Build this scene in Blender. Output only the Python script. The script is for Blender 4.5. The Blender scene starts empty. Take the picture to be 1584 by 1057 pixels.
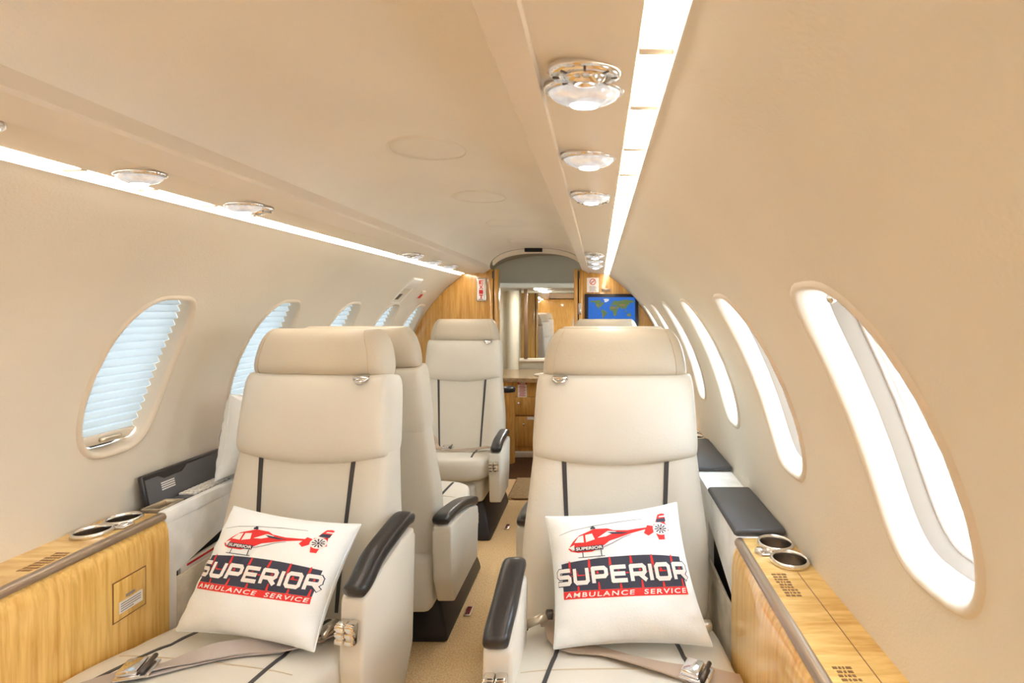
import bpy, bmesh, math, random
from mathutils import Vector, Matrix, noise
from mathutils.geometry import delaunay_2d_cdt
random.seed(7)
S = bpy.context.scene
COL = S.collection
V = Vector
PI = math.pi

# ------------------------------------------------------------------ camera, world, exposure
CX, CZ, F = 0.40, 1.17, 800.0            # eye beside the right-hand seat, looking forward along the cabin
cam = bpy.data.cameras.new('camera')
cam.sensor_width = 36.0
cam.lens = 36.0 * F / 1584
cam.shift_x = -134.0 / 1584
cam.shift_y = -48.5 / 1584
cam.clip_start = 0.02
cam.dof.use_dof = True
cam.dof.focus_distance = 1.45
cam.dof.aperture_fstop = 9.0
co = bpy.data.objects.new('camera', cam)
COL.objects.link(co)
co.location = (CX, 0, CZ)
co.rotation_euler = (PI / 2, 0, 0)
S.camera = co

SKY, STRIP, EXPO = 3.5, 3.8, 2.44
w = bpy.data.worlds.new('sky')
S.world = w
w.use_nodes = True
nt = w.node_tree
nt.nodes.clear()
wo = nt.nodes.new('ShaderNodeOutputWorld')
bg = nt.nodes.new('ShaderNodeBackground')
tc = nt.nodes.new('ShaderNodeTexCoord')
sx = nt.nodes.new('ShaderNodeSeparateXYZ')
rp = nt.nodes.new('ShaderNodeValToRGB')
nt.links.new(tc.outputs['Generated'], sx.inputs[0])
nt.links.new(sx.outputs['Z'], rp.inputs[0])
rp.color_ramp.elements[0].color = (0.80, 0.93, 1.0, 1)
rp.color_ramp.elements[1].color = (0.72, 0.87, 1.0, 1)
nt.links.new(rp.outputs[0], bg.inputs['Color'])
bg.inputs['Strength'].default_value = SKY
nt.links.new(bg.outputs[0], wo.inputs[0])
S.view_settings.view_transform = 'Standard'
S.view_settings.look = 'None'
S.view_settings.exposure = EXPO
S.view_settings.gamma = 1.0
S.view_settings.use_curve_mapping = False
S.cycles.max_bounces = 14
S.cycles.diffuse_bounces = 9
S.cycles.glossy_bounces = 5
S.cycles.transmission_bounces = 8
S.cycles.transparent_max_bounces = 12
S.cycles.use_denoising = True
S.cycles.sample_clamp_indirect = 8.0
S.cycles.caustics_reflective = False
S.cycles.caustics_refractive = False


# ------------------------------------------------------------------ materials
def mat(name, col, rough=0.5, metal=0.0, spec=0.5, emit=None, es=0.0, coat=0.0, bump=None, mott=None, sheen=0.0):
    m = bpy.data.materials.new(name)
    m.use_nodes = True
    n = m.node_tree.nodes
    b = n['Principled BSDF']
    c = tuple(col) + (1,)
    b.inputs['Base Color'].default_value = c
    b.inputs['Roughness'].default_value = rough
    b.inputs['Metallic'].default_value = metal
    b.inputs['Specular IOR Level'].default_value = spec
    b.inputs['Coat Weight'].default_value = coat
    b.inputs['Coat Roughness'].default_value = 0.04
    b.inputs['Sheen Weight'].default_value = sheen
    if emit:
        b.inputs['Emission Color'].default_value = tuple(emit) + (1,)
        b.inputs['Emission Strength'].default_value = es
    L = m.node_tree.links
    t = n.new('ShaderNodeTexCoord')
    if mott:                                    # (scale, amount) gentle mottling of the colour
        no = n.new('ShaderNodeTexNoise')
        no.inputs['Scale'].default_value = mott[0]
        no.inputs['Detail'].default_value = 4
        L.new(t.outputs['Object'], no.inputs['Vector'])
        r = n.new('ShaderNodeValToRGB')
        a = mott[1]
        r.color_ramp.elements[0].position = 0.3
        r.color_ramp.elements[1].position = 0.7
        r.color_ramp.elements[0].color = tuple(x * (1 - a) for x in col) + (1,)
        r.color_ramp.elements[1].color = tuple(min(1, x * (1 + a)) for x in col) + (1,)
        L.new(no.outputs['Fac'], r.inputs[0])
        L.new(r.outputs[0], b.inputs['Base Color'])
    if bump:                                    # (scale, strength)
        no = n.new('ShaderNodeTexNoise')
        no.inputs['Scale'].default_value = bump[0]
        no.inputs['Detail'].default_value = 3
        L.new(t.outputs['Object'], no.inputs['Vector'])
        bp = n.new('ShaderNodeBump')
        bp.inputs['Strength'].default_value = bump[1]
        bp.inputs['Distance'].default_value = 0.002
        L.new(no.outputs['Fac'], bp.inputs['Height'])
        L.new(bp.outputs[0], b.inputs['Normal'])
    return m


def wood(name, c1, c2, stretch, rough=0.25, coat=0.6, fig=0.5):
    m = mat(name, c1, rough, coat=coat)
    n = m.node_tree.nodes
    L = m.node_tree.links
    b = n['Principled BSDF']
    t = n.new('ShaderNodeTexCoord')
    mp = n.new('ShaderNodeMapping')
    mp.inputs['Scale'].default_value = stretch
    L.new(t.outputs['Object'], mp.inputs[0])
    no = n.new('ShaderNodeTexNoise')
    no.inputs['Scale'].default_value = 6
    no.inputs['Detail'].default_value = 8
    no.inputs['Roughness'].default_value = 0.62
    no.inputs['Distortion'].default_value = 0.35
    L.new(mp.outputs[0], no.inputs['Vector'])
    n2 = n.new('ShaderNodeTexNoise')
    n2.inputs['Scale'].default_value = 3.5
    n2.inputs['Detail'].default_value = 3
    L.new(t.outputs['Object'], n2.inputs['Vector'])
    mx = n.new('ShaderNodeMath')
    mx.operation = 'MULTIPLY_ADD'
    mx.inputs[1].default_value = fig
    L.new(n2.outputs['Fac'], mx.inputs[0])
    L.new(no.outputs['Fac'], mx.inputs[2])
    r = n.new('ShaderNodeValToRGB')
    lo = 0.36 + fig * 0.4
    r.color_ramp.elements[0].position = lo
    r.color_ramp.elements[0].color = tuple(c1) + (1,)
    r.color_ramp.elements[1].position = lo + 0.30
    r.color_ramp.elements[1].color = tuple(c2) + (1,)
    L.new(mx.outputs[0], r.inputs[0])
    L.new(r.outputs[0], b.inputs['Base Color'])
    return m


def carpet(name, c1, c2):
    m = mat(name, c1, 0.95, spec=0.1)
    n = m.node_tree.nodes
    L = m.node_tree.links
    b = n['Principled BSDF']
    t = n.new('ShaderNodeTexCoord')
    no = n.new('ShaderNodeTexNoise')
    no.inputs['Scale'].default_value = 170
    no.inputs['Detail'].default_value = 2
    L.new(t.outputs['Object'], no.inputs['Vector'])
    r = n.new('ShaderNodeValToRGB')
    r.color_ramp.elements[0].position = 0.38
    r.color_ramp.elements[0].color = tuple(c1) + (1,)
    r.color_ramp.elements[1].position = 0.62
    r.color_ramp.elements[1].color = tuple(c2) + (1,)
    L.new(no.outputs['Fac'], r.inputs[0])
    L.new(r.outputs[0], b.inputs['Base Color'])
    bp = n.new('ShaderNodeBump')
    bp.inputs['Strength'].default_value = 0.7
    bp.inputs['Distance'].default_value = 0.004
    L.new(no.outputs['Fac'], bp.inputs['Height'])
    L.new(bp.outputs[0], b.inputs['Normal'])
    return m


def glassmat(name, tint=(1, 1, 1)):
    m = bpy.data.materials.new(name)
    m.use_nodes = True
    n = m.node_tree.nodes
    L = m.node_tree.links
    n.clear()
    o = n.new('ShaderNodeOutputMaterial')
    mx = n.new('ShaderNodeMixShader')
    tr = n.new('ShaderNodeBsdfTransparent')
    tr.inputs[0].default_value = tuple(tint) + (1,)
    gl = n.new('ShaderNodeBsdfGlossy')
    gl.inputs['Roughness'].default_value = 0.02
    mx.inputs[0].default_value = 0.07
    L.new(tr.outputs[0], mx.inputs[1])
    L.new(gl.outputs[0], mx.inputs[2])
    L.new(mx.outputs[0], o.inputs[0])
    return m


def shademat(name):
    m = bpy.data.materials.new(name)
    m.use_nodes = True
    n = m.node_tree.nodes
    L = m.node_tree.links
    n.clear()
    o = n.new('ShaderNodeOutputMaterial')
    mx = n.new('ShaderNodeMixShader')
    tr = n.new('ShaderNodeBsdfTranslucent')
    tr.inputs[0].default_value = (0.140, 0.146, 0.146, 1)
    d = n.new('ShaderNodeBsdfDiffuse')
    d.inputs[0].default_value = (0.56, 0.60, 0.62, 1)
    mx.inputs[0].default_value = 0.45
    L.new(tr.outputs[0], mx.inputs[1])
    L.new(d.outputs[0], mx.inputs[2])
    L.new(mx.outputs[0], o.inputs[0])
    return m


M = dict(
    liner=mat('wall_liner_fabric', (0.755, 0.70, 0.605), 0.75, spec=0.25, bump=(220, 0.25), mott=(3, 0.03)),
    ceil=mat('headliner_fabric', (0.85, 0.79, 0.70), 0.75, spec=0.2, bump=(220, 0.25), mott=(3, 0.03)),
    valance=mat('valance_leather', (0.80, 0.725, 0.63), 0.55, bump=(300, 0.15)),
    psu=mat('service_panel', (0.81, 0.74, 0.63), 0.5),
    lunette=mat('lunette_shaded_liner', (0.27, 0.215, 0.135), 0.6, mott=(4, 0.03)),  # shade under the entry arch put into this darker colour
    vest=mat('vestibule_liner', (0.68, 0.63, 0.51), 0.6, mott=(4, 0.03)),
    rim=mat('window_rim', (0.72, 0.64, 0.53), 0.45),
    white=mat('white_reveal', (0.80, 0.77, 0.73), 0.5),
    tanrev=mat('tan_reveal', (0.20, 0.15, 0.11), 0.7),
    leather=mat('cream_leather', (0.705, 0.675, 0.61), 0.48, spec=0.35, bump=(160, 0.18), mott=(6, 0.025)),
    head=mat('headrest_leather', (0.60, 0.54, 0.44), 0.40, spec=0.35, bump=(160, 0.18), mott=(6, 0.03)),
    stitch=mat('stitch_thread', (0.55, 0.44, 0.31), 0.6),
    stripe=mat('dark_grey_leather', (0.055, 0.052, 0.055), 0.45),
    black=mat('black_leather', (0.028, 0.026, 0.027), 0.28, bump=(200, 0.15)),
    blackp=mat('black_plastic', (0.018, 0.016, 0.022), 0.42),
    greyp=mat('grey_plastic', (0.13, 0.13, 0.14), 0.4),
    padk=mat('charcoal_leather', (0.075, 0.075, 0.08), 0.42, bump=(200, 0.2)),
    suede2=mat('pocket_suede', (0.62, 0.56, 0.46), 0.9, spec=0.15, mott=(18, 0.22)),
    suede=mat('suede_panel', (0.93, 0.93, 0.92), 0.85, spec=0.15, mott=(14, 0.12)),
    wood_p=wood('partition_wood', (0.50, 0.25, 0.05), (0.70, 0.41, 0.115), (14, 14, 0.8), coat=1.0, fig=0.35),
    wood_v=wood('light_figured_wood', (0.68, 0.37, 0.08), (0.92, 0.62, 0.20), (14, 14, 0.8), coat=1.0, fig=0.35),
    wood_t=wood('light_figured_wood_top', (0.66, 0.38, 0.10), (0.90, 0.63, 0.24), (1.2, 9, 9)),
    wood_g=wood('honey_wood', (0.52, 0.26, 0.06), (0.72, 0.41, 0.12), (9, 9, 0.9), fig=0.3),
    wood_e=mat('wood_edge', (0.24, 0.11, 0.03), 0.35, coat=0.4),
    carpet=carpet('tan_carpet', (0.86, 0.56, 0.27), (0.98, 0.80, 0.50)),
    carpetd=carpet('darker_carpet', (0.06, 0.028, 0.012), (0.17, 0.085, 0.04)),
    mat_=carpet('mat_carpet', (0.42, 0.30, 0.15), (0.62, 0.46, 0.27)),
    chrome=mat('chrome', (0.80, 0.80, 0.82), 0.12, metal=1),
    steel=mat('brushed_steel', (0.66, 0.61, 0.56), 0.2, metal=1),
    rail=mat('bronze_rail', (0.46, 0.37, 0.29), 0.30, metal=0.9),
    rimst=mat('polished_rim_steel', (0.82, 0.78, 0.72), 0.18, metal=1),
    gold=mat('champagne_metal', (0.76, 0.66, 0.52), 0.30, metal=0.8),
    darkm=mat('dark_metal', (0.12, 0.10, 0.09), 0.35, metal=0.8),
    belt=mat('mauve_grey_webbing', (0.47, 0.41, 0.38), 0.7, bump=(500, 0.3)),
    beltt=mat('taupe_webbing', (0.45, 0.35, 0.27), 0.7, bump=(500, 0.3)),
    cloth=mat('white_pillow_fabric', (0.90, 0.95, 0.99), 0.85, spec=0.2, bump=(260, 0.3), sheen=0.1),
    pred=mat('print_red', (0.80, 0.035, 0.035), 0.75),
    pnavy=mat('print_navy', (0.045, 0.05, 0.085), 0.75),
    pwhite=mat('print_white', (0.88, 0.86, 0.86), 0.75),
    pgrey=mat('print_grey', (0.40, 0.42, 0.47), 0.75),
    paper=mat('white_paper', (0.86, 0.83, 0.80), 0.6),
    red=mat('sign_red', (0.60, 0.02, 0.03), 0.5),
    ink=mat('brown_ink', (0.24, 0.12, 0.04), 0.6),
    inkg=mat('grey_ink', (0.30, 0.28, 0.28), 0.6),
    black0=mat('black_void', (0.008, 0.008, 0.010), 0.7),
    lens=mat('light_lens', (0.95, 0.9, 0.84), 0.4, emit=(1.0, 0.93, 0.83), es=STRIP),
    led=mat('reading_lens', (0.95, 0.95, 0.98), 0.1, emit=(0.93, 0.96, 1.0), es=4.0, coat=1.0),
    crystal=mat('faceted_lens', (0.86, 0.90, 0.97), 0.12, metal=0.6, emit=(0.85, 0.92, 1.0), es=0.06, bump=(60, 1.0), mott=(50, 0.35)),
    screen=mat('screen_ocean', (0.0, 0.03, 0.1), 0.3, emit=(0.010, 0.16, 0.72), es=0.13),
    land=mat('screen_land', (0.02, 0.05, 0.02), 0.3, emit=(0.14, 0.20, 0.06), es=0.13),
    land2=mat('screen_land_dry', (0.05, 0.04, 0.02), 0.3, emit=(0.30, 0.21, 0.09), es=0.13),
    ice=mat('screen_ice', (0.3, 0.3, 0.3), 0.3, emit=(0.5, 0.55, 0.6), es=0.13),
    mirror=mat('mirror_glass', (0.88, 0.88, 0.88), 0.015, metal=1),
    counter=mat('polished_counter', (0.50, 0.36, 0.21), 0.2, metal=0.4, mott=(30, 0.3)),
    concrete=mat('apron_concrete', (0.62, 0.60, 0.57), 0.9, mott=(1.5, 0.08)),
    glass=glassmat('window_glass', (0.96, 0.98, 1.0)),
    shade=shademat('pleated_shade'),
    foot=mat('marker_red', (0.20, 0.01, 0.015), 0.25),
)


# ------------------------------------------------------------------ object helpers
def setp(o, label=None, cat=None, group=None, kind=None):
    if label: o['label'] = label
    if cat: o['category'] = cat
    if group: o['group'] = group
    if kind: o['kind'] = kind
    return o


def empty(name, loc, rz=0, **k):
    o = bpy.data.objects.new(name, None)
    o.empty_display_size = 0.05
    COL.objects.link(o)
    o.location = loc
    o.rotation_euler = (0, 0, rz)
    return setp(o, **k)


def obj(name, bm, m, parent=None, smooth=True, sharp=None, **k):
    bmesh.ops.recalc_face_normals(bm, faces=bm.faces)
    me = bpy.data.meshes.new(name)
    bm.to_mesh(me)
    bm.free()
    ms = m if isinstance(m, (list, tuple)) else [m]
    for x in ms:
        me.materials.append(x)
    if smooth:
        for p in me.polygons:
            p.use_smooth = True
        if sharp:
            me.set_sharp_from_angle(angle=math.radians(sharp))
    o = bpy.data.objects.new(name, me)
    COL.objects.link(o)
    if parent:
        o.parent = parent
    return setp(o, **k)


def ss(n):                                       # samples on [-1,1], denser at both ends
    return [math.sin(PI / 2 * (2 * i / n - 1)) for i in range(n + 1)]


def prof(u, n):
    return max(0.0, 1 - abs(u) ** n) ** (1.0 / n)


def puff(bm, base, tf, tb, nu=16, nv=14, n=5, lin=False, mi=0):
    """closed cushion: base(u,v) -> (point, normal); tf/tb front and back thickness, number or f(u,v)."""
    us = [2 * i / nu - 1 for i in range(nu + 1)] if lin else ss(nu)
    vs = [2 * i / nv - 1 for i in range(nv + 1)] if lin else ss(nv)
    ff = tf if callable(tf) else (lambda u, v: tf)
    fb = tb if callable(tb) else (lambda u, v: tb)
    fr, bk = [], []
    for j, v in enumerate(vs):
        a, b = [], []
        for i, u in enumerate(us):
            p, nr = base(u, v)
            k = prof(u, n) * prof(v, n)
            q = bm.verts.new(p + nr * (ff(u, v) * k))
            a.append(q)
            if i in (0, nu) or j in (0, nv):
                b.append(q)
            else:
                b.append(bm.verts.new(p - nr * (fb(u, v) * k)))
        fr.append(a)
        bk.append(b)
    for j in range(nv):
        for i in range(nu):
            for g, r in ((fr, 0), (bk, 1)):
                q = [g[j][i], g[j][i + 1], g[j + 1][i + 1], g[j + 1][i]]
                if r: q.reverse()
                try:
                    bm.faces.new(q).material_index = mi
                except ValueError:
                    pass
    return bm


def rbox(bm, lo, hi, r=0.006, seg=2, mtx=None):
    """box with rounded edges"""
    lo, hi = V(lo), V(hi)
    g = bmesh.ops.create_cube(bm, size=1.0)
    vs = g['verts']
    c, s = (lo + hi) / 2, hi - lo
    for v in vs:
        v.co = V((v.co.x * s.x, v.co.y * s.y, v.co.z * s.z)) + c
    r = min(r, 0.49 * min(s))
    es = list({e for v in vs for e in v.link_edges})
    if r > 0:
        res = bmesh.ops.bevel(bm, geom=es, offset=r, segments=seg, affect='EDGES', profile=0.5)
        vs = list({v for f in res['faces'] for v in f.verts} | {v for v in vs if v.is_valid})
    if mtx:
        for v in vs:
            v.co = mtx @ v.co
    return bm


def prism(bm, pts, axis, a, b, r=0.0):
    """polygon pts extruded along axis 'x','y' or 'z' from a to b"""
    def P(p, t):
        return {'x': V((t, p[0], p[1])), 'y': V((p[0], t, p[1])), 'z': V((p[0], p[1], t))}[axis]
    A = [bm.verts.new(P(p, a)) for p in pts]
    B = [bm.verts.new(P(p, b)) for p in pts]
    n = len(pts)
    fs = [bm.faces.new(A[::-1]), bm.faces.new(B)]
    for i in range(n):
        fs.append(bm.faces.new([A[i], A[(i + 1) % n], B[(i + 1) % n], B[i]]))
    if r > 0:
        es = list({e for f in fs for e in f.edges})
        bmesh.ops.bevel(bm, geom=es, offset=r, segments=2, affect='EDGES', profile=0.5)
    return bm


def loft(bm, rings, closed=True, cap0=False, cap1=False, mi=None):
    R = [[bm.verts.new(p) for p in r] for r in rings]
    n = len(R[0])
    for k in range(len(R) - 1):
        for i in range(n if closed else n - 1):
            f = bm.faces.new([R[k][i], R[k][(i + 1) % n], R[k + 1][(i + 1) % n], R[k + 1][i]])
            if mi: f.material_index = mi[k]
    if cap0: bm.faces.new(R[0][::-1])
    if cap1: bm.faces.new(R[-1])
    return R


def tube(bm, pts, r, n=8, closed=False):
    pts = [V(p) for p in pts]
    rings = []
    N = len(pts)
    for i, p in enumerate(pts):
        if closed:
            d = pts[(i + 1) % N] - pts[i - 1]
        else:
            d = pts[min(i + 1, N - 1)] - pts[max(i - 1, 0)]
        d.normalize()
        up = V((0, 0, 1)) if abs(d.z) < 0.9 else V((0, 1, 0))
        a = d.cross(up).normalized()
        b = a.cross(d)
        rings.append([p + a * (r * math.cos(2 * PI * k / n)) + b * (r * math.sin(2 * PI * k / n)) for k in range(n)])
    if closed:
        rings.append(rings[0])
        loft(bm, rings)
        bmesh.ops.remove_doubles(bm, verts=bm.verts, dist=1e-6)
    else:
        loft(bm, rings, cap0=True, cap1=True)
    return bm


def ribbon(bm, pts, sides, width, th=0.0015):
    """flat strap along pts; sides = width direction per point"""
    rings = []
    N = len(pts)
    for i, p in enumerate(pts):
        p = V(p)
        s = V(sides[i] if isinstance(sides, list) else sides).normalized()
        d = (V(pts[min(i + 1, N - 1)]) - V(pts[max(i - 1, 0)])).normalized()
        nr = s.cross(d).normalized()
        wd = width(i / (N - 1)) if callable(width) else width
        rings.append([p + s * wd / 2 + nr * th, p - s * wd / 2 + nr * th, p - s * wd / 2 - nr * th, p + s * wd / 2 - nr * th])
    loft(bm, rings, cap0=True, cap1=True)
    return bm


def spline(ctrl, n):
    """Catmull-Rom through ctrl"""
    c = [V(p) for p in ctrl]
    c = [c[0] * 2 - c[1]] + c + [c[-1] * 2 - c[-2]]
    out = []
    segs = len(c) - 3
    for k in range(n + 1):
        t = k / n * segs
        i = min(int(t), segs - 1)
        t -= i
        p0, p1, p2, p3 = c[i:i + 4]
        out.append(0.5 * ((2 * p1) + (p2 - p0) * t + (2 * p0 - 5 * p1 + 4 * p2 - p3) * t * t + (3 * p1 - p0 - 3 * p2 + p3) * t ** 3))
    return out


def lathe(bm, prof_, c=(0, 0, 0), n=24, ax=None, sxy=(1, 1)):
    c = V(c)
    rings = []
    for r, z in prof_:
        rings.append([c + V((r * math.cos(2 * PI * k / n) * sxy[0], r * math.sin(2 * PI * k / n) * sxy[1], z)) for k in range(n)])
    loft(bm, rings)
    return bm


def interp(tab, x):
    if x <= tab[0][0]: return tab[0][1]
    for (a, p), (b, q) in zip(tab, tab[1:]):
        if x <= b:
            t = (x - a) / (b - a)
            return p + (q - p) * t
    return tab[-1][1]


# flat print: polygons and text in a 2-D frame, cut fine and mapped on to a surface
def flat_bm(polys, cut=None, box=None):
    bm = bmesh.new()
    for pts in polys:
        vs = [bm.verts.new((x, y, 0)) for x, y in pts]
        try:
            bm.faces.new(vs)
        except ValueError:
            pass
    bmesh.ops.triangulate(bm, faces=bm.faces)
    cutgrid(bm, cut)
    return bm


def cutgrid(bm, cut):
    if not cut: return
    xs = [v.co.x for v in bm.verts]
    ys = [v.co.y for v in bm.verts]
    for ax, lo, hi in ((0, min(xs), max(xs)), (1, min(ys), max(ys))):
        k = math.floor(lo / cut) + 1
        while k * cut < hi:
            p = V((0, 0, 0)); p[ax] = k * cut
            n = V((0, 0, 0)); n[ax] = 1
            bmesh.ops.bisect_plane(bm, geom=bm.verts[:] + bm.edges[:] + bm.faces[:], plane_co=p, plane_no=n)
            k += 1


def text_bm(body, x0, x1, y0, y1, bold=0.0, shear=0.0, cut=None, space=1.0):
    cu = bpy.data.curves.new('lettering', 'FONT')
    cu.body = body
    cu.offset = bold
    cu.shear = shear
    cu.space_character = space
    cu.resolution_u = 3
    o = bpy.data.objects.new('lettering', cu)
    COL.objects.link(o)
    dg = bpy.context.evaluated_depsgraph_get()
    me = o.evaluated_get(dg).to_mesh()
    bm = bmesh.new()
    bm.from_mesh(me)
    o.evaluated_get(dg).to_mesh_clear()
    bpy.data.objects.remove(o)
    bpy.data.curves.remove(cu)
    xs = [v.co.x for v in bm.verts]
    ys = [v.co.y for v in bm.verts]
    a, b, c, d = min(xs), max(xs), min(ys), max(ys)
    for v in bm.verts:
        v.co = V((x0 + (v.co.x - a) / (b - a) * (x1 - x0), y0 + (v.co.y - c) / (d - c) * (y1 - y0), 0))
    cutgrid(bm, cut)
    return bm


def remap(bm, fn):
    for v in bm.verts:
        v.co = fn(v.co.x, v.co.y)
    return bm


def ell(cx, cy, a, b, n=20, rot=0):
    c, s = math.cos(rot), math.sin(rot)
    return [(cx + a * math.cos(t) * c - b * math.sin(t) * s, cy + a * math.cos(t) * s + b * math.sin(t) * c) for t in [2 * PI * k / n for k in range(n)]]


def rect(x0, y0, x1, y1):
    return [(x0, y0), (x1, y0), (x1, y1), (x0, y1)]


# ------------------------------------------------------------------ the cabin tube
R, ZC = 0.838, 0.694
T0, T1 = math.radians(-4), math.radians(56.2)
YA, YB, YE = -1.75, 3.29, 4.74


def wmap(side, y, s, d=0.0):
    """point of the side wall: y along the cabin, s arc length, d depth outward"""
    th = s / R
    r = R + d
    if th < T0:
        return V((side * r * math.cos(T0), y, ZC + r * math.sin(T0) + (th - T0) * R))
    return V((side * r * math.cos(th), y, ZC + r * math.sin(th)))


WS = R * math.radians(22.5)          # window centre along the arc
WA, WB = 0.107, 0.212


def woutline(cy, k=1.0, n=44, da=0.0):
    out = []
    for i in range(n):
        t = 2 * PI * i / n
        c, s = math.cos(t), math.sin(t)
        e = 2 / 3.3
        x = (WA * k + da) * math.copysign(abs(c) ** e, c)
        y = (WB * (1 - (1 - k) * WA / WB) + da) * math.copysign(abs(s) ** e, s)
        x *= 1 - 0.13 * max(0, y / WB) ** 1.5 - 0.03 * max(0, -y / WB) ** 2
        out.append((cy + x, WS + y))
    return out


def inside(p, poly):
    x, y = p
    c = False
    for (x0, y0), (x1, y1) in zip(poly, poly[1:] + poly[:1]):
        if (y0 > y) != (y1 > y) and x < (x1 - x0) * (y - y0) / (y1 - y0) + x0:
            c = not c
    return c


WIN = {-1: [1.312, 1.80, 2.27, 2.72, 3.125, 0.84, 0.36, -0.12, -0.60, -1.08, 3.92],
       1: [0.665, 1.15, 1.645, 2.13, 2.59, 3.04, 0.17, -0.31, -0.79, -1.27, 3.92]}  # last in each row: unseen window added to light the vestibule


def wall(side, y0, y1, name, m):
    cs = [c for c in WIN[side] if y0 < c < y1]
    outs = [woutline(c) for c in cs]
    big = [woutline(c, da=0.02) for c in cs]
    vs, es = [], []
    ny = int((y1 - y0) / 0.06)
    sl = [R * T0 - 0.64] + [R * (T0 + (T1 - T0) * k / 18) for k in range(19)]
    for i in range(ny + 1):
        for s in sl:
            p = (y0 + (y1 - y0) * i / ny, s)
            if not any(inside(p, b) for b in big):
                vs.append(p)
    for o in outs:
        b = len(vs)
        vs += o
        es += [(b + i, b + (i + 1) % len(o)) for i in range(len(o))]
    v2, _, f2, *_ = delaunay_2d_cdt([V(p) for p in vs], es, [], 0, 1e-6)
    bm = bmesh.new()
    bv = [bm.verts.new(wmap(side, p.x, p.y)) for p in v2]
    for f in f2:
        c = sum((v2[i] for i in f), V((0, 0))) / len(f)
        if any(inside(c, o) for o in outs):
            continue
        bm.faces.new([bv[i] for i in f])
    return obj(name, bm, m, kind='structure')


wl = wall(-1, YA, YB, 'wall_left', M['liner'])
wr = wall(1, YA, YB, 'wall_right', M['liner'])
wall(-1, YB, YE, 'wall_left_forward', M['vest'])
wall(1, YB, YE, 'wall_right_forward', M['vest'])


def ring(side, cy, k, d, da=0.0):
    return [wmap(side, y, s, d) for y, s in woutline(cy, k, da=da)]


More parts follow.
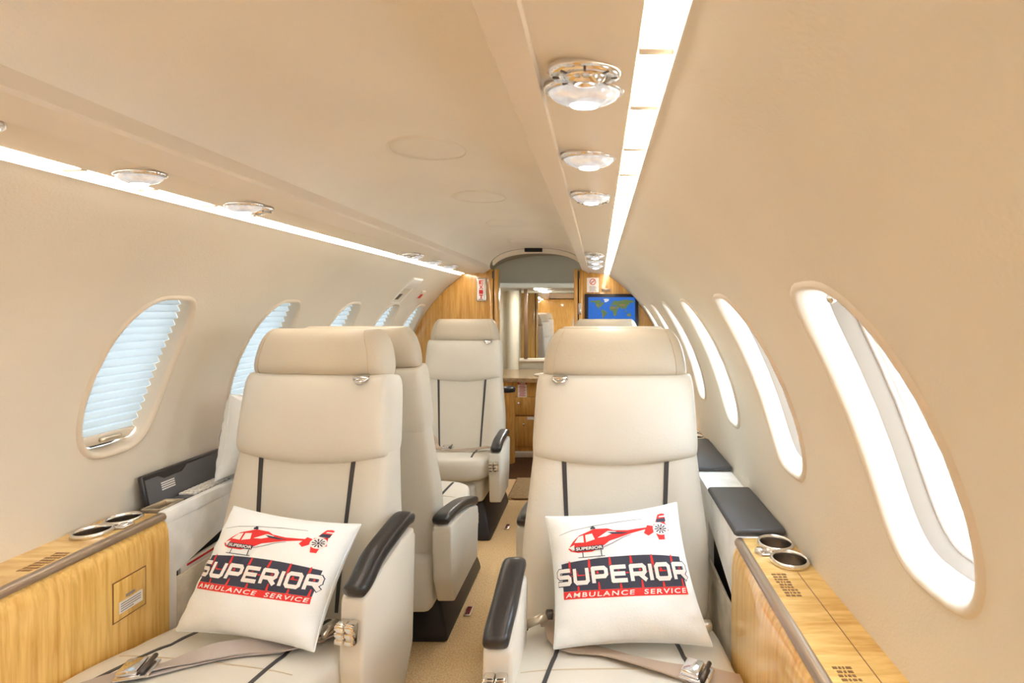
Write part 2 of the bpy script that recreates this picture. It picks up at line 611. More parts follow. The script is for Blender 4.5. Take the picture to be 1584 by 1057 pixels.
nwin = 0
for side in (-1, 1):
    for idx, cy in enumerate(WIN[side]):
        nwin += 1
        root = empty('window_%d' % nwin, wmap(side, cy, WS), kind='structure')
        inv = Matrix.Translation(-root.location)
        closed = side < 0 and cy < 3.5

        def put(name, bm, m, **k):
            bm.transform(inv)
            return obj(name, bm, m, root, **k)
        bm = bmesh.new()        # lip proud of the wall, then the deep reveal
        loft(bm, [ring(side, cy, 1.0, 0.001, 0.012), ring(side, cy, 1.0, -0.005, 0.008), ring(side, cy, 1.0, -0.0055, 0.003),
                  ring(side, cy, 1.0, -0.002, -0.002), ring(side, cy, 1.0, 0.004, -0.005)])
        put('rim', bm, M['rim'])
        if closed:
            bm = bmesh.new()
            loft(bm, [ring(side, cy, 1.0, 0.004, -0.005), ring(side, cy, 0.95, 0.02, -0.004), ring(side, cy, 0.93, 0.11, -0.006)])
            put('reveal', bm, M['rim'])
        else:
            bm = bmesh.new()
            loft(bm, [ring(side, cy, 1.0, 0.004, -0.005), ring(side, cy, 0.94, 0.012, -0.004), ring(side, cy, 0.85, 0.030), ring(side, cy, 0.83, 0.034)],)
            put('reveal', bm, M['white'])
            bm = bmesh.new()
            loft(bm, [ring(side, cy, 0.83, 0.034), ring(side, cy, 0.82, 0.037), ring(side, cy, 0.80, 0.060)])
            put('side_lining', bm, M['tanrev'])
            bm = bmesh.new()
            loft(bm, [ring(side, cy, 0.80, 0.060), ring(side, cy, 0.755, 0.061), ring(side, cy, 0.745, 0.066), ring(side, cy, 0.70, 0.067),
                      ring(side, cy, 0.69, 0.072), ring(side, cy, 0.64, 0.073), ring(side, cy, 0.63, 0.080)])
            put('pane_frame', bm, M['white'])
            if side > 0 and cy > 0.5:          # small chrome shade latch at the top of the reveal
                bm = bmesh.new()
                tp = woutline(cy, 0.88)
                c = wmap(side, cy + 0.02, WS + WB * 0.86, 0.03)
                bmesh.ops.create_uvsphere(bm, u_segments=12, v_segments=8, radius=0.011, matrix=Matrix.Translation(c) @ Matrix.Diagonal((0.8, 1.9, 0.7, 1)))
                bmesh.ops.create_uvsphere(bm, u_segments=10, v_segments=6, radius=0.007, matrix=Matrix.Translation(c + V((-0.008, -0.012, -0.006))))
                put('latch', bm, M['chrome'])
        bm = bmesh.new()                        # pane
        rg = ring(side, cy, 0.93 if closed else 0.64, 0.11 if closed else 0.076, -0.006 if closed else 0)
        bm.faces.new([bm.verts.new(p) for p in rg])
        put('pane', bm, M['glass'], smooth=False)
        if closed:                              # pleated shade pulled down to a rail with a finger grip
            o95 = woutline(cy, 0.95, n=120, da=-0.005)
            ymin = min(s for _, s in o95)
            ymax = max(s for _, s in o95)

            def span(s):
                xs = []
                for (a, b), (c, d) in zip(o95, o95[1:] + o95[:1]):
                    if (b > s) != (d > s):
                        xs.append(a + (c - a) * (s - b) / (d - b))
                return (min(xs), max(xs)) if len(xs) >= 2 else (cy, cy)
            rows = []
            NP = 34
            bot = ymin + 0.034
            for k in range(NP + 1):
                s = ymax - 0.0008 - (ymax - bot - 0.001) * k / NP
                a, b = span(s)
                dd = 0.030 + (0.007 if k % 2 else -0.004)
                rows.append([wmap(side, a + (b - a) * q / 8, s, dd) for q in range(9)])
            bm = bmesh.new()
            loft(bm, rows, closed=False)
            put('pleated_shade', bm, M['shade'], smooth=False)
            bm = bmesh.new()
            rows = []
            for s, dd in ((bot + 0.001, 0.03), (bot + 0.001, 0.022), (bot - 0.004, 0.019), (bot - 0.021, 0.019), (bot - 0.024, 0.023), (bot - 0.024, 0.032)):
                a, b = span(s)
                rows.append([wmap(side, a + (b - a) * q / 8, s, dd) for q in range(9)])
            loft(bm, rows, closed=False)
            put('shade_rail', bm, M['rim'])
            bm = bmesh.new()
            rows = []
            for s, dd in ((bot - 0.020, 0.034), (ymin + 0.001, 0.034)):
                a, b = span(s)
                rows.append([wmap(side, a + (b - a) * q / 8, s, dd) for q in range(9)])
            loft(bm, rows, closed=False)
            put('gap_closer', bm, M['darkm'])  # dark strip added to shut out the sky below the rail
            bm = bmesh.new()
            tube(bm, [wmap(side, cy - 0.026 + 0.052 * q / 6, bot - 0.011, 0.014) for q in range(7)], 0.006, 8)
            put('grip', bm, M['gold'])
        # daylight sampling aid for the opening
        if cy > -0.9:
            lp = bpy.data.lights.new('portal', 'AREA')
            lp.shape = 'RECTANGLE'
            lp.size, lp.size_y = 0.26, 0.46
            lp.cycles.is_portal = True
            po = bpy.data.objects.new('portal', lp)
            COL.objects.link(po)
            th = WS / R
            po.location = wmap(side, cy, WS, 0.135)
            nrm = V((-side * math.cos(th), 0, -math.sin(th)))
            po.rotation_euler = (-nrm).to_track_quat('Z', 'Y').to_euler()

# floor and ground outside
bm = bmesh.new()
rbox(bm, (-0.86, YA, -0.04), (0.86, 3.58, 0), 0)
obj('floor', bm, M['carpet'], smooth=False, kind='structure')
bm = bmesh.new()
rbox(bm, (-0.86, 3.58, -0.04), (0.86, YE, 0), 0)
obj('floor_entry', bm, M['carpetd'], smooth=False, kind='structure')  # entry floor in a darker carpet colour than the aisle
bm = bmesh.new()
rbox(bm, (-60, -60, -1.5), (60, 60, -1.35), 0)
obj('ground', bm, M['concrete'], smooth=False, kind='structure')

# ceiling arch between the two valances
def ceil_z(x, a=0.308, z0=1.445, h=0.128):
    return z0 + h * prof(x / a, 2.3)


def arch(y0, y1, name, m, z0=1.445, h=0.128, a=0.308):
    bm = bmesh.new()
    rows = []
    xs = [a * t for t in ss(28)]
    n = max(2, int((y1 - y0) / 0.25))
    for k in range(n + 1):
        y = y0 + (y1 - y0) * k / n
        rows.append([V((x, y, ceil_z(x, a, z0, h))) for x in xs])
    loft(bm, rows, closed=False)
    return obj(name, bm, m, kind='structure')


ceil = arch(YA, 3.36, 'ceiling', M['ceil'])
for cy in (1.286, 1.835, 2.39, 3.0):
    bm = bmesh.new()                            # flush round covers with a fine raised edge
    n = 40
    rg = []
    for r, d in ((0.096, 0.0012), (0.0945, -0.0034), (0.0925, -0.0038), (0.0905, 0.0005), (0.0895, -0.0010), (0.06, -0.0010), (0.03, -0.0010), (0.002, -0.0010)):
        rr = []
        for k in range(n):
            x = -0.025 + r * math.cos(2 * PI * k / n)
            rr.append(V((x, cy + r * math.sin(2 * PI * k / n), ceil_z(x) + d)))
        rg.append(rr)
    loft(bm, rg, cap1=True)
    obj('round_cover', bm, M['ceil'], ceil)

for side, i in ((-1, 1), (1, 2)):
    # valance fascia with its lip, the service panel and the slot edge above the wall
    P = [(0.309, 1.47), (0.304, 1.452), (0.294, 1.438), (0.2915, 1.431), (0.295, 1.425), (0.334, 1.405), (0.338, 1.404), (0.340, 1.407), (0.340, 1.411),
         (0.346, 1.4095), (0.4345, 1.3985), (0.4355, 1.407), (0.4635, 1.407), (0.4640, 1.398), (0.4665, 1.3945), (0.4655, 1.388)]
    bm = bmesh.new()
    rows = []
    for k in range(15):
        y = YA + (3.32 - YA) * k / 14
        rows.append([V((side * x, y, z)) for x, z in P])
    loft(bm, rows, closed=False)
    tr = obj('trim_%d' % i, bm, [M['valance'], M['psu']], sharp=30, kind='structure')
    for p in tr.data.polygons:
        if abs(p.center.x) > 0.345:
            p.material_index = 1
    # light strip: separate diffuser lenses end to end
    root = empty('strip_light', (side * 0.4500, 0, 1.4005), cat='strip light',
                 label=('warm white strip light along the %s' % ('left wall top above the shaded windows' if side < 0 else 'ceiling side over the open windows on the right')))
    if side > 0:
        cuts = [-1.7, -1.25, -0.8, -0.35, 0.02, 0.165, 0.31, 0.454, 0.581, 0.732, 0.869, 1.02, 1.15, 1.60, 2.05, 2.17, 2.30, 2.42, 2.55, 2.68, 2.80, 2.92, 3.04, 3.16, 3.26]
    else:
        cuts = [-1.7, -1.25, -0.8, -0.35, 0.10, 0.55, 0.695, 0.84, 0.977, 1.13, 1.256, 1.706, 2.15, 2.60, 2.90, 3.24]
    for a in cuts[1:-1]:
        bm = bmesh.new()
        rbox(bm, (-0.0148, a - 0.0060, -0.0040), (0.0148, a + 0.0060, 0.003), 0.001)
        obj('divider', bm, M['psu'], root)
    for a, b in zip(cuts, cuts[1:]):
        bm = bmesh.new()
        hw = 0.0128
        y0, y1 = a + 0.0055, b - 0.0055
        r = 0.007
        out = []
        for cxx, cyy, t0 in ((hw - r, y1 - r, 0), (-hw + r, y1 - r, 90), (-hw + r, y0 + r, 180), (hw - r, y0 + r, 270)):
            for k in range(4):
                t = math.radians(t0 + 30 * k)
                out.append((cxx + r * math.cos(t), cyy + r * math.sin(t)))
        cyy = (y0 + y1) / 2
        loft(bm, [[V((x, y, 0.006)) for x, y in out], [V((x, y, 0.001)) for x, y in out],
                  [V((x * 0.86, cyy + (y - cyy) * (1 - 0.004 / (b - a)), -0.002)) for x, y in out]], cap1=True, cap0=True)
        obj('lens', bm, M['lens'], root, sharp=50)

# ------------------------------------------------------------------ front partitions, vestibule, aft bulkhead
def part_outline(side, inner):
    pts = [(inner, 0.0), (inner, 1.425)]
    if inner < 0.31:
        pts += [(0.302, 1.424)]
    pts += [(0.338, 1.403), (0.345, 1.410), (0.4345, 1.3985), (0.464, 1.397)]
    for k in range(15):
        th = math.radians(56.1) + (T0 - math.radians(56.1)) * k / 14
        pts.append(((R - 0.002) * math.cos(th), ZC + (R - 0.002) * math.sin(th)))
    pts.append((R * math.cos(T0) - 0.002, 0.0))
    return [(side * x, z) for x, z in pts]


bm = bmesh.new()
prism(bm, part_outline(-1, 0.29), 'y', YB, YB + 0.045)
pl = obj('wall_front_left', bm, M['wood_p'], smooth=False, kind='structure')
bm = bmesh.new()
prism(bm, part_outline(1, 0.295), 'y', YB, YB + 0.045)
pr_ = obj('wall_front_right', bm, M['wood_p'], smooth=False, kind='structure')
# jambs: two uprights and a dark slot between them on each side of the doorway
for side, par in ((-1, pl), (1, pr_)):
    x0 = 0.29 if side < 0 else 0.295
    for a, b, m, yy in ((x0 - 0.052, x0 - 0.028, M['wood_g'], 0.012), (x0 - 0.030, x0 - 0.018, M['black0'], -0.006), (x0 - 0.020, x0 + 0.004, M['wood_p'], 0.012)):
        bm = bmesh.new()
        rbox(bm, (min(side * a, side * b), YB - yy, 0), (max(side * a, side * b), YB + 0.06, 1.43 if m is not M['black0'] else 1.42), 0.002)
        obj('jamb' if m is not M['black0'] else 'slot', bm, m, par, sharp=40)
    bm = bmesh.new()
    rbox(bm, (min(side * (x0 - .028), side * (x0 - 0.015)), YB - 0.016, 1.37), (max(side * (x0 - .028), side * (x0 - 0.015)), YB, 1.418), 0.002)
    obj('track_latch', bm, M['darkm'], par)
# vestibule ceiling, lunette with its header, end wall
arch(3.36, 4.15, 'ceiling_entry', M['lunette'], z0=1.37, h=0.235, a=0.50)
bm = bmesh.new()
lp = [(x, ceil_z(x, 0.306, 1.44, 0.135) - 0.028) for x in [0.29 * t for t in ss(20)]]
outr = [(x * 1.9, 1.72) for x, z in lp]
loft(bm, [[V((x, 3.36, z + 0.024)) for x, z in lp], [V((x, 3.365, z)) for x, z in lp], [V((x, 3.40, z - 0.004)) for x, z in lp], [V((x, 3.42, z + 0.02)) for x, z in lp]], closed=False)
obj('trim_3', bm, M['ceil'], kind='structure')
bm = bmesh.new()
rbox(bm, (-0.86, 4.13, 1.375), (0.86, 4.18, 1.75), 0)
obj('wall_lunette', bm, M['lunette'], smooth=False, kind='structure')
bm = bmesh.new()
rbox(bm, (-0.80, 4.08, 1.345), (0.80, 4.20, 1.385), 0.008)
obj('trim_4', bm, M['vest'], sharp=40, kind='structure')
bm = bmesh.new()
rbox(bm, (-0.86, YE, -0.02), (0.86, YE + 0.05, 1.75), 0)
obj('wall_front_end', bm, M['vest'], smooth=False, kind='structure')
bm = bmesh.new()
rbox(bm, (-0.86, 4.18, 1.365), (0.86, YE, 1.40), 0)
obj('ceiling_front_end', bm, M['vest'], smooth=False, kind='structure')
# rounded column beside the mirror
bm = bmesh.new()
lathe(bm, [(0.055, 0.0), (0.055, 1.345)], (-0.385, YE - 0.005, 0), 24)
obj('trim_5', bm, M['vest'], kind='structure')
# aft bulkhead
bm = bmesh.new()
prism(bm, part_outline(-1, 0.0), 'y', YA - 0.04, YA)
obj('wall_back_left', bm, M['wood_v'], smooth=False, kind='structure')
bm = bmesh.new()
prism(bm, part_outline(1, 0.0), 'y', YA - 0.04, YA)
obj('wall_back_right', bm, M['wood_v'], smooth=False, kind='structure')
bm = bmesh.new()
rbox(bm, (-0.34, YA - 0.04, 1.40), (0.34, YA, 1.62), 0)
obj('wall_back_top', bm, M['ceil'], smooth=False, kind='structure')


# ------------------------------------------------------------------ seats
WT = [(0.30, 0.240), (0.38, 0.247), (0.46, 0.250), (0.56, 0.248), (0.66, 0.236), (0.78, 0.224), (0.98, 0.217)]
YF = lambda z: 0.02 + (z - 0.38) * 0.135           # front plane of the backrest, leaning back
NB = V((0, -1, 0.135)).normalized()


def back_base(u, v):
    z = 0.655 + 0.325 * v
    wd = interp(WT, z)
    x = u * wd * (1 - 0.05 * abs(u) ** 6 * abs(v) ** 8)
    return V((x, YF(z) + 0.055, z)), NB


def bolster(u):
    a = abs(u)
    t = min(1, max(0, (a - 0.50) / 0.3))
    return t * t * (3 - 2 * t)


def back_tf(u, v):
    return 0.050 + 0.016 * bolster(u) * (0.4 + 0.6 * min(1, max(0, (0.35 - v) / 0.5)))


def back_front(x, z, off=0.0):
    v = (z - 0.655) / 0.325
    u = x / interp(WT, z)
    p, n = back_base(u, v)
    return p + n * (back_tf(u, v) * prof(u, 5) * prof(v, 5) + off)


def cush_base(u, v):
    # v=-1 front edge, v=1 rear
    y = -0.185 + 0.225 * v
    x = u * (0.252 - 0.012 * max(0, -v) ** 3) * (1 - 0.06 * abs(u) ** 6 * abs(v) ** 6)
    y = y + (0.035 * abs(u) ** 4 if v < 0 else 0) * (-v)
    z = 0.357 - 0.036 * v
    return V((x, y, z)), V((0, 0, 1))


def cush_tf(u, v):
    return 0.052 + 0.006 * (1 - u * u) - 0.008 * max(0, -v - 0.3) - 0.003 * math.exp(-((v - 0.02) / 0.04) ** 2)


def cush_top(x, y, off=0.0):
    v = (y + 0.185) / 0.225
    u = x / 0.250
    p, n = cush_base(u, v)
    p.x, p.y = x, y
    return p + n * (cush_tf(u, v) * prof(u, 5) * prof(v, 5) + off)


def seat(x, yc, face, aisle, label, group, ax=0.250, az=(0.50, 0.44), ay=(-0.25, 0.08), ped=(-0.34, 0.19), belt=None, name='cabin_seat', yaw=0, bracket=-1):
    """face=1 looks aft (towards the camera), -1 looks forward; aisle = world side of the armrest"""
    rz = (0 if face > 0 else PI) + yaw
    r = empty(name, (x, yc, 0), rz, label=label, cat='seat', group=group)
    a = aisle * face                       # local side of the armrest
    LE = M['leather']
    bm = bmesh.new()
    puff(bm, back_base, back_tf, 0.062, 30, 26, 5)
    obj('backrest', bm, LE, r)

    def up_base(u, v):
        zt = 0.990
        zb = 0.768 - 0.024 * (1 - u * u)
        z = (zt + zb) / 2 + (zt - zb) / 2 * v
        x_ = u * (0.222 - 0.006 * v) * (1 - 0.03 * abs(u) ** 6 * abs(v) ** 6)
        return V((x_, YF(z) + 0.050, z)), NB
    bm = bmesh.new()
    puff(bm, up_base, lambda u, v: 0.067 + 0.007 * (1 - u * u) * (1 - v * v), 0.068, 26, 20, 6)
    obj('upper_pad', bm, LE, r)
    # headrest: thick bolster, narrower at the top
    def hd_base(u, v):
        z = 1.051 + 0.066 * v
        wd = 0.201 - 0.034 * ((v + 1) / 2) ** 2.2
        x_ = u * wd * (1 - 0.06 * abs(u) ** 5 * max(0, v) ** 4)
        return V((x_, YF(0.99) + 0.052 + (z - 0.99) * 0.05, z)), V((0, -1, 0.02)).normalized()
    bm = bmesh.new()
    puff(bm, hd_base, lambda u, v: 0.076 - 0.014 * (v + 1) / 2, 0.058, 24, 20, 4.2)
    hd = obj('headrest', bm, M['head'], r, label='slightly darker tan leather headrest bolster')
    for sgn in (-1, 1):                    # stitched seam that parts the end caps
        bm = bmesh.new()
        tube(bm, [V((sgn * (0.168 - 0.030 * ((v + 1) / 2) ** 2.2), 0, 0)) + V((0, hd_base(0, v)[0].y - (0.0765 - 0.014 * (v + 1) / 2) * prof(v, 4.2) * prof(0.83, 4.2) + 0.0006, 1.051 + 0.066 * v)) for v in [math.sin(PI / 2 * (k / 8 - 1)) if k < 8 else math.sin(PI / 2 * (k / 8 - 1)) for k in range(1, 16)]], 0.0012, 5)
        obj('seam', bm, M['stitch'], hd)
    for sgn in (-1, 1):
        bm = bmesh.new()
        rbox(bm, (sgn * 0.09 - 0.012, 0.13, 0.97), (sgn * 0.09 + 0.012, 0.16, 1.01), 0.004)
        obj('headrest_post', bm, M['darkm'], r)
    if bracket:
        bm = bmesh.new()
        bx = bracket * 0.150
        rbox(bm, (bx - 0.022, YF(0.99) - 0.020, 0.978), (bx + 0.022, YF(0.99) + 0.0, 0.991), 0.005, 3)
        tube(bm, [V((bx - 0.018, YF(0.99) - 0.016, 0.982)), V((bx - 0.006, YF(0.99) - 0.026, 0.976)), V((bx + 0.008, YF(0.99) - 0.026, 0.976)), V((bx + 0.018, YF(0.99) - 0.016, 0.984))], 0.0045, 8)
        obj('hook', bm, M['chrome'], r, label='chrome hook under the headrest')
    # dark stripes on the backrest and on the cushion
    for sgn in (-1, 1):
        pts, wd = [], []
        for k in range(25):
            z = 0.80 - (0.80 - 0.375) * k / 24
            xx = sgn * (0.118 + 0.022 * ((z - 0.375) / 0.425))
            pts.append(back_front(xx, z, 0.0012))
        bm = bmesh.new()
        ribbon(bm, pts, V((1, 0, 0)), lambda t: 0.0125 - 0.004 * t, 0.0012)
        obj('stripe', bm, M['stripe'], r, label='dark grey leather stripe', sharp=40)
        pts = [cush_top(sgn * (0.118 + 0.045 * k / 16), 0.005 - 0.37 * k / 16, 0.0012) for k in range(17)]
        bm = bmesh.new()
        ribbon(bm, pts, V((1, 0, 0)), 0.009, 0.0012)
        obj('stripe', bm, M['stripe'], r, label='dark grey leather stripe', sharp=40)
    bm = bmesh.new()
    puff(bm, cush_base, cush_tf, lambda u, v: 0.065 - 0.022 * min(0, v), 26, 24, 5)
    cu = obj('seat_cushion', bm, LE, r)
    bm = bmesh.new()
    tube(bm, [cush_top(-0.226 + 0.452 * k / 24, -0.240, 0.0) for k in range(1, 24)], 0.0016, 6)
    obj('seam', bm, M['stitch'], cu)
    # seat pan, front skirt, rear apron
    bm = bmesh.new()
    rbox(bm, (-0.212, -0.315, 0.185), (0.212, 0.06, 0.31), 0.022, 3)
    obj('seat_pan', bm, LE, r)
    bm = bmesh.new()
    rbox(bm, (-0.10, -0.36, 0.165), (0.175, -0.30, 0.285), 0.016, 3)
    obj('front_skirt', bm, LE, r)
    bm = bmesh.new()
    rbox(bm, (-0.235, 0.0, 0.17), (0.235, 0.15, 0.36), 0.025, 3)
    obj('rear_apron', bm, LE, r)
    # pedestal, flared to the floor
    y0, y1 = ped
    bm = bmesh.new()
    lo = [(-0.11, y0), (0.255, y0), (0.255, y1), (-0.11, y1)]
    hi = [(-0.09, y0 + 0.07), (0.205, y0 + 0.07), (0.205, y1 - 0.03), (-0.09, y1 - 0.03)]
    mid = [(-0.11, y0 + 0.005), (0.250, y0 + 0.005), (0.250, y1), (-0.11, y1)]
    rings = [[V((px * a, py, 0.0)) for px, py in lo], [V((px * a, py, 0.035)) for px, py in mid], [V((px * a, py, 0.195)) for px, py in hi]]
    loft(bm, rings, cap0=True, cap1=True)
    bmesh.ops.bevel(bm, geom=list(bm.edges), offset=0.012, segments=2, affect='EDGES', profile=0.5)
    obj('pedestal', bm, M['blackp'], r, label='black plastic seat pedestal', sharp=50)
    # armrest on the aisle side: leather panel, black curved pad, metal control
    ya, yb = ay
    zf, zb = az[1], az[0]
    x0 = a * ax
    x1 = a * (ax + 0.060)
    top = [(ya + 0.004, zf - 0.038), (ya + (yb - ya) * 0.35, zf + (zb - zf) * 0.45 - 0.030), (ya + (yb - ya) * 0.7, zf + (zb - zf) * 0.78 - 0.026), (yb, zb - 0.028)]
    poly = [(yb - 0.005, 0.215), (yb, zb - 0.06)] + top[::-1] + [(ya - 0.004, zf - 0.10), (ya + 0.01, 0.215)]
    poly = [(yb - 0.05, 0.205), (yb - 0.005, 0.30), (yb, zb - 0.05)] + top[::-1] + [(ya - 0.006, min(0.37, zf - 0.08)), (ya + 0.015, 0.20)]
    bm = bmesh.new()
    prism(bm, poly, 'x', min(x0, x1), max(x0, x1), 0.009)
    ap = obj('arm_panel', bm, LE, r, sharp=50)
    ctrl = [V(((x0 + x1) / 2 + a * (0.004 if t[0] < ya + 0.05 else 0), t[0], t[1])) for t in [(ya - 0.004, zf - 0.024), (ya + 0.03, zf - 0.012), (ya + (yb - ya) * 0.38, zf + (zb - zf) * 0.46 - 0.008), (ya + (yb - ya) * 0.72, zf + (zb - zf) * 0.80 - 0.005), (yb - 0.01, zb - 0.006), (yb + 0.012, zb - 0.014)]]
    sp = spline(ctrl, 26)
    rings = []
    for k, p in enumerate(sp):
        t = k / 26
        e = prof(2 * t - 1, 6)
        hw, hh = 0.028 * (0.35 + 0.65 * e), 0.017 * (0.3 + 0.7 * e)
        d = (sp[min(k + 1, 26)] - sp[max(k - 1, 0)]).normalized()
        up = V((1, 0, 0)).cross(d).normalized()
        if up.z < 0: up = -up
        rr = []
        for q in range(16):
            th = 2 * PI * q / 16
            c, s_ = math.cos(th), math.sin(th)
            rr.append(p + V((1, 0, 0)) * (hw * math.copysign(abs(c) ** 0.6, c)) + up * (hh * math.copysign(abs(s_) ** 0.7, s_)))
        rings.append(rr)
    bm = bmesh.new()
    loft(bm, rings, cap0=True, cap1=True)
    obj('arm_pad', bm, M['black'], r, label='black leather armrest pad')
    bm = bmesh.new()
    zc_ = min(zf - 0.10, 0.46)
    for k in range(2):
        rbox(bm, (min(x0, x1) + 0.004 + 0.024 * k, ya - 0.022, zc_ - 0.024), (min(x0, x1) + 0.027 + 0.024 * k, ya + 0.005, zc_ + 0.024), 0.005)
        for q in range(3):
            rbox(bm, (min(x0, x1) + 0.004 + 0.024 * k, ya - 0.025, zc_ - 0.020 + 0.015 * q), (min(x0, x1) + 0.027 + 0.024 * k, ya - 0.015, zc_ - 0.009 + 0.015 * q), 0.003)
    obj('recline_control', bm, M['rimst'], r, label='ribbed champagne metal recline control', sharp=40)
    return r


def strap(r, name, ctrl, wd, m, n=30, twist=None):
    pts = spline(ctrl, n)
    bm = bmesh.new()
    sides = []
    for i, p in enumerate(pts):
        d = (pts[min(i + 1, n)] - pts[max(i - 1, 0)]).normalized()
        s = d.cross(V((0, 0, 1)))
        if s.length < 0.1: s = V((0, 1, 0))
        s.normalize()
        if twist:
            s = Matrix.Rotation(twist(i / n), 3, d) @ s
        sides.append(s)
    ribbon(bm, pts, sides, wd, 0.0014)
    return obj(name, bm, m, r, sharp=50)


def buckle(r, p, rot, m=None):
    mt = Matrix.Translation(V(p)) @ Matrix.Rotation(rot, 4, 'Z')
    bm = bmesh.new()
    rbox(bm, (-0.030, -0.026, -0.004), (0.030, 0.026, 0.003), 0.003, mtx=mt)
    b = obj('buckle', bm, M['chrome'], r, label='chrome lap belt buckle', sharp=40)
    bm = bmesh.new()
    rbox(bm, (-0.027, -0.023, 0.003), (0.010, 0.023, 0.014), 0.004, mtx=mt)
    obj('buckle_flap', bm, M['chrome'], b, sharp=40)
    bm = bmesh.new()
    tube(bm, [mt @ V((0.018, -0.027, 0.010)), mt @ V((0.018, 0.027, 0.010))], 0.005, 8)
    obj('buckle_bar', bm, M['darkm'], b)
    return b


S1L = seat(-0.405, 1.335, 1, 1, 'near left cream leather seat facing the camera, holding the tilted pillow and a mauve belt', 'cream leather seats',
           az=(0.625, 0.565), ay=(-0.15, 0.08), yaw=math.radians(-8), bracket=1)
S1R = seat(0.445, 1.315, 1, -1, 'near right cream leather seat facing the camera, holding the upright pillow and a taupe belt', 'cream leather seats',
           az=(0.575, 0.535), ay=(-0.30, -0.09), ax=0.214, bracket=-1)
S2L = seat(-0.385, 1.845, -1, 1, 'left cream leather seat seen from behind, back to back with the near left seat', 'cream leather seats',
           az=(0.505, 0.44), ay=(-0.20, 0.185), ped=(-0.50, 0.03), bracket=0)
S2R = seat(0.445, 1.845, -1, -1, 'cream leather seat hidden behind the near right seat, only its headrest edge showing', 'cream leather seats',
           az=(0.50, 0.44), ay=(-0.20, 0.185), ped=(-0.50, 0.03), bracket=0)
S3L = seat(-0.400, 2.955, 1, 1, 'farthest left cream leather seat, in front of the wooden partition with the exit sign', 'cream leather seats',
           az=(0.505, 0.49), ay=(-0.37, -0.10), bracket=1)
S3R = seat(0.443, 2.955, 1, -1, 'far right cream leather seat, only its headrest top showing under the map screen', 'cream leather seats',
           az=(0.505, 0.49), ay=(-0.37, -0.10), bracket=-1)
S0L = seat(-0.400, -0.55, -1, 1, 'cream leather seat at the back of the cabin, left one seen in the mirror', 'cream leather seats',
           az=(0.50, 0.44), bracket=0)
S0R = seat(0.400, -0.75, -1, -1, 'cream leather seat at the back of the cabin, right one seen in the mirror', 'cream leather seats',
           az=(0.50, 0.44), bracket=0)


def W(px, py, y):
    """surveyed point: image position and distance along the cabin -> metres"""
    return (CX + (px - 926) / F * y, y, CZ - (py - 480) / F * y)


# ------------------------------------------------------------------ lap belts (parts of the seats)
def local(r, p):
    return (Matrix.Rotation(-r.rotation_euler.z, 3, 'Z') @ (V(p) - r.location))


def on_seat(r, px, py, off=0.004):
    """point of the seat cushion seen at a surveyed image position (seat-local)"""
    y = 1.12
    for _ in range(30):
        q = local(r, W(px, py, y))
        z = cush_top(max(-0.24, min(0.24, q.x)), max(-0.36, min(0.02, q.y))).z + off
        y = 0.5 * y + 0.5 * (CZ - z) / ((py - 480) / F)
    return local(r, W(px, py, y))


# near left seat: belt out of the hinge on the right, under the pillow, across to the left edge
P = lambda px, py, o=0.004: on_seat(S1L, px, py, o)
strap(S1L, 'lap_belt', [P(540, 962, 0.01), P(505, 985, 0.012), P(450, 1000, 0.010), P(385, 1000, 0.016), P(330, 1008, 0.020), P(285, 1020, 0.012), P(245, 1032, 0.008), P(215, 1038, 0.008)], 0.040, M['belt'], 40, lambda t: 0.30 * math.sin(t * 9))
strap(S1L, 'lap_belt', [P(440, 1003, 0.006), P(370, 1010, 0.005), P(300, 1024, 0.005), P(228, 1042, 0.005)], 0.038, M['belt'], 24, lambda t: 0.15)
strap(S1L, 'lap_belt', [P(205, 1040, 0.010), P(180, 1047, 0.006), P(150, 1056, 0.004), P(120, 1066, 0.004)], 0.042, M['belt'], 20, lambda t: 0.1)
buckle(S1L, P(213, 1037, 0.012), math.radians(24))
strap(S1L, 'belt_end', [P(548, 955, 0.02), P(530, 966, 0.030), P(505, 985, 0.024), P(490, 993, 0.012)], 0.028, M['beltt'], 14, lambda t: 0.8)
bm = bmesh.new()
a_, b_ = P(522, 966, 0.034), P(498, 985, 0.030)
tube(bm, [a_, (a_ + b_) / 2 + V((0, 0, 0.006)), b_], 0.009, 8)
rbox(bm, tuple(a_ - V((0.012, 0.010, 0.008))), tuple(a_ + V((0.012, 0.010, 0.008))), 0.004)
obj('belt_anchor', bm, M['steel'], S1L)
# near right seat
P = lambda px, py, o=0.004: on_seat(S1R, px, py, o)
strap(S1R, 'lap_belt', [P(835, 962, 0.03), P(852, 960, 0.03), P(862, 985, 0.018), P(885, 1000, 0.010), P(930, 1008, 0.008), P(985, 1022, 0.010), P(1040, 1036, 0.010), P(1068, 1043, 0.010)], 0.040, M['beltt'], 40, lambda t: 0.3 * math.sin(t * 7))
strap(S1R, 'lap_belt', [P(1085, 1040, 0.012), P(1105, 1048, 0.008), P(1130, 1054, 0.006), P(1150, 1058, 0.006)], 0.042, M['beltt'], 20, lambda t: 0.2)
buckle(S1R, P(1078, 1042, 0.014), math.radians(-28))
bm = bmesh.new()
tube(bm, [P(812, 968, 0.03), P(830, 960, 0.042), P(846, 953, 0.048)], 0.010, 8)
obj('belt_tongue', bm, M['gold'], S1R)
for q in (P(812, 968, 0.03), P(850, 951, 0.05)):
    bm = bmesh.new()
    rbox(bm, tuple(q - V((0.009, 0.009, 0.009))), tuple(q + V((0.009, 0.009, 0.009))), 0.003)
    obj('belt_anchor', bm, M['darkm'], S1R)
bm = bmesh.new()
q = P(1092, 968, 0.02)
rbox(bm, tuple(q - V((0.014, 0.012, 0.010))), tuple(q + V((0.014, 0.012, 0.010))), 0.005)
obj('belt_anchor', bm, M['gold'], S1R)
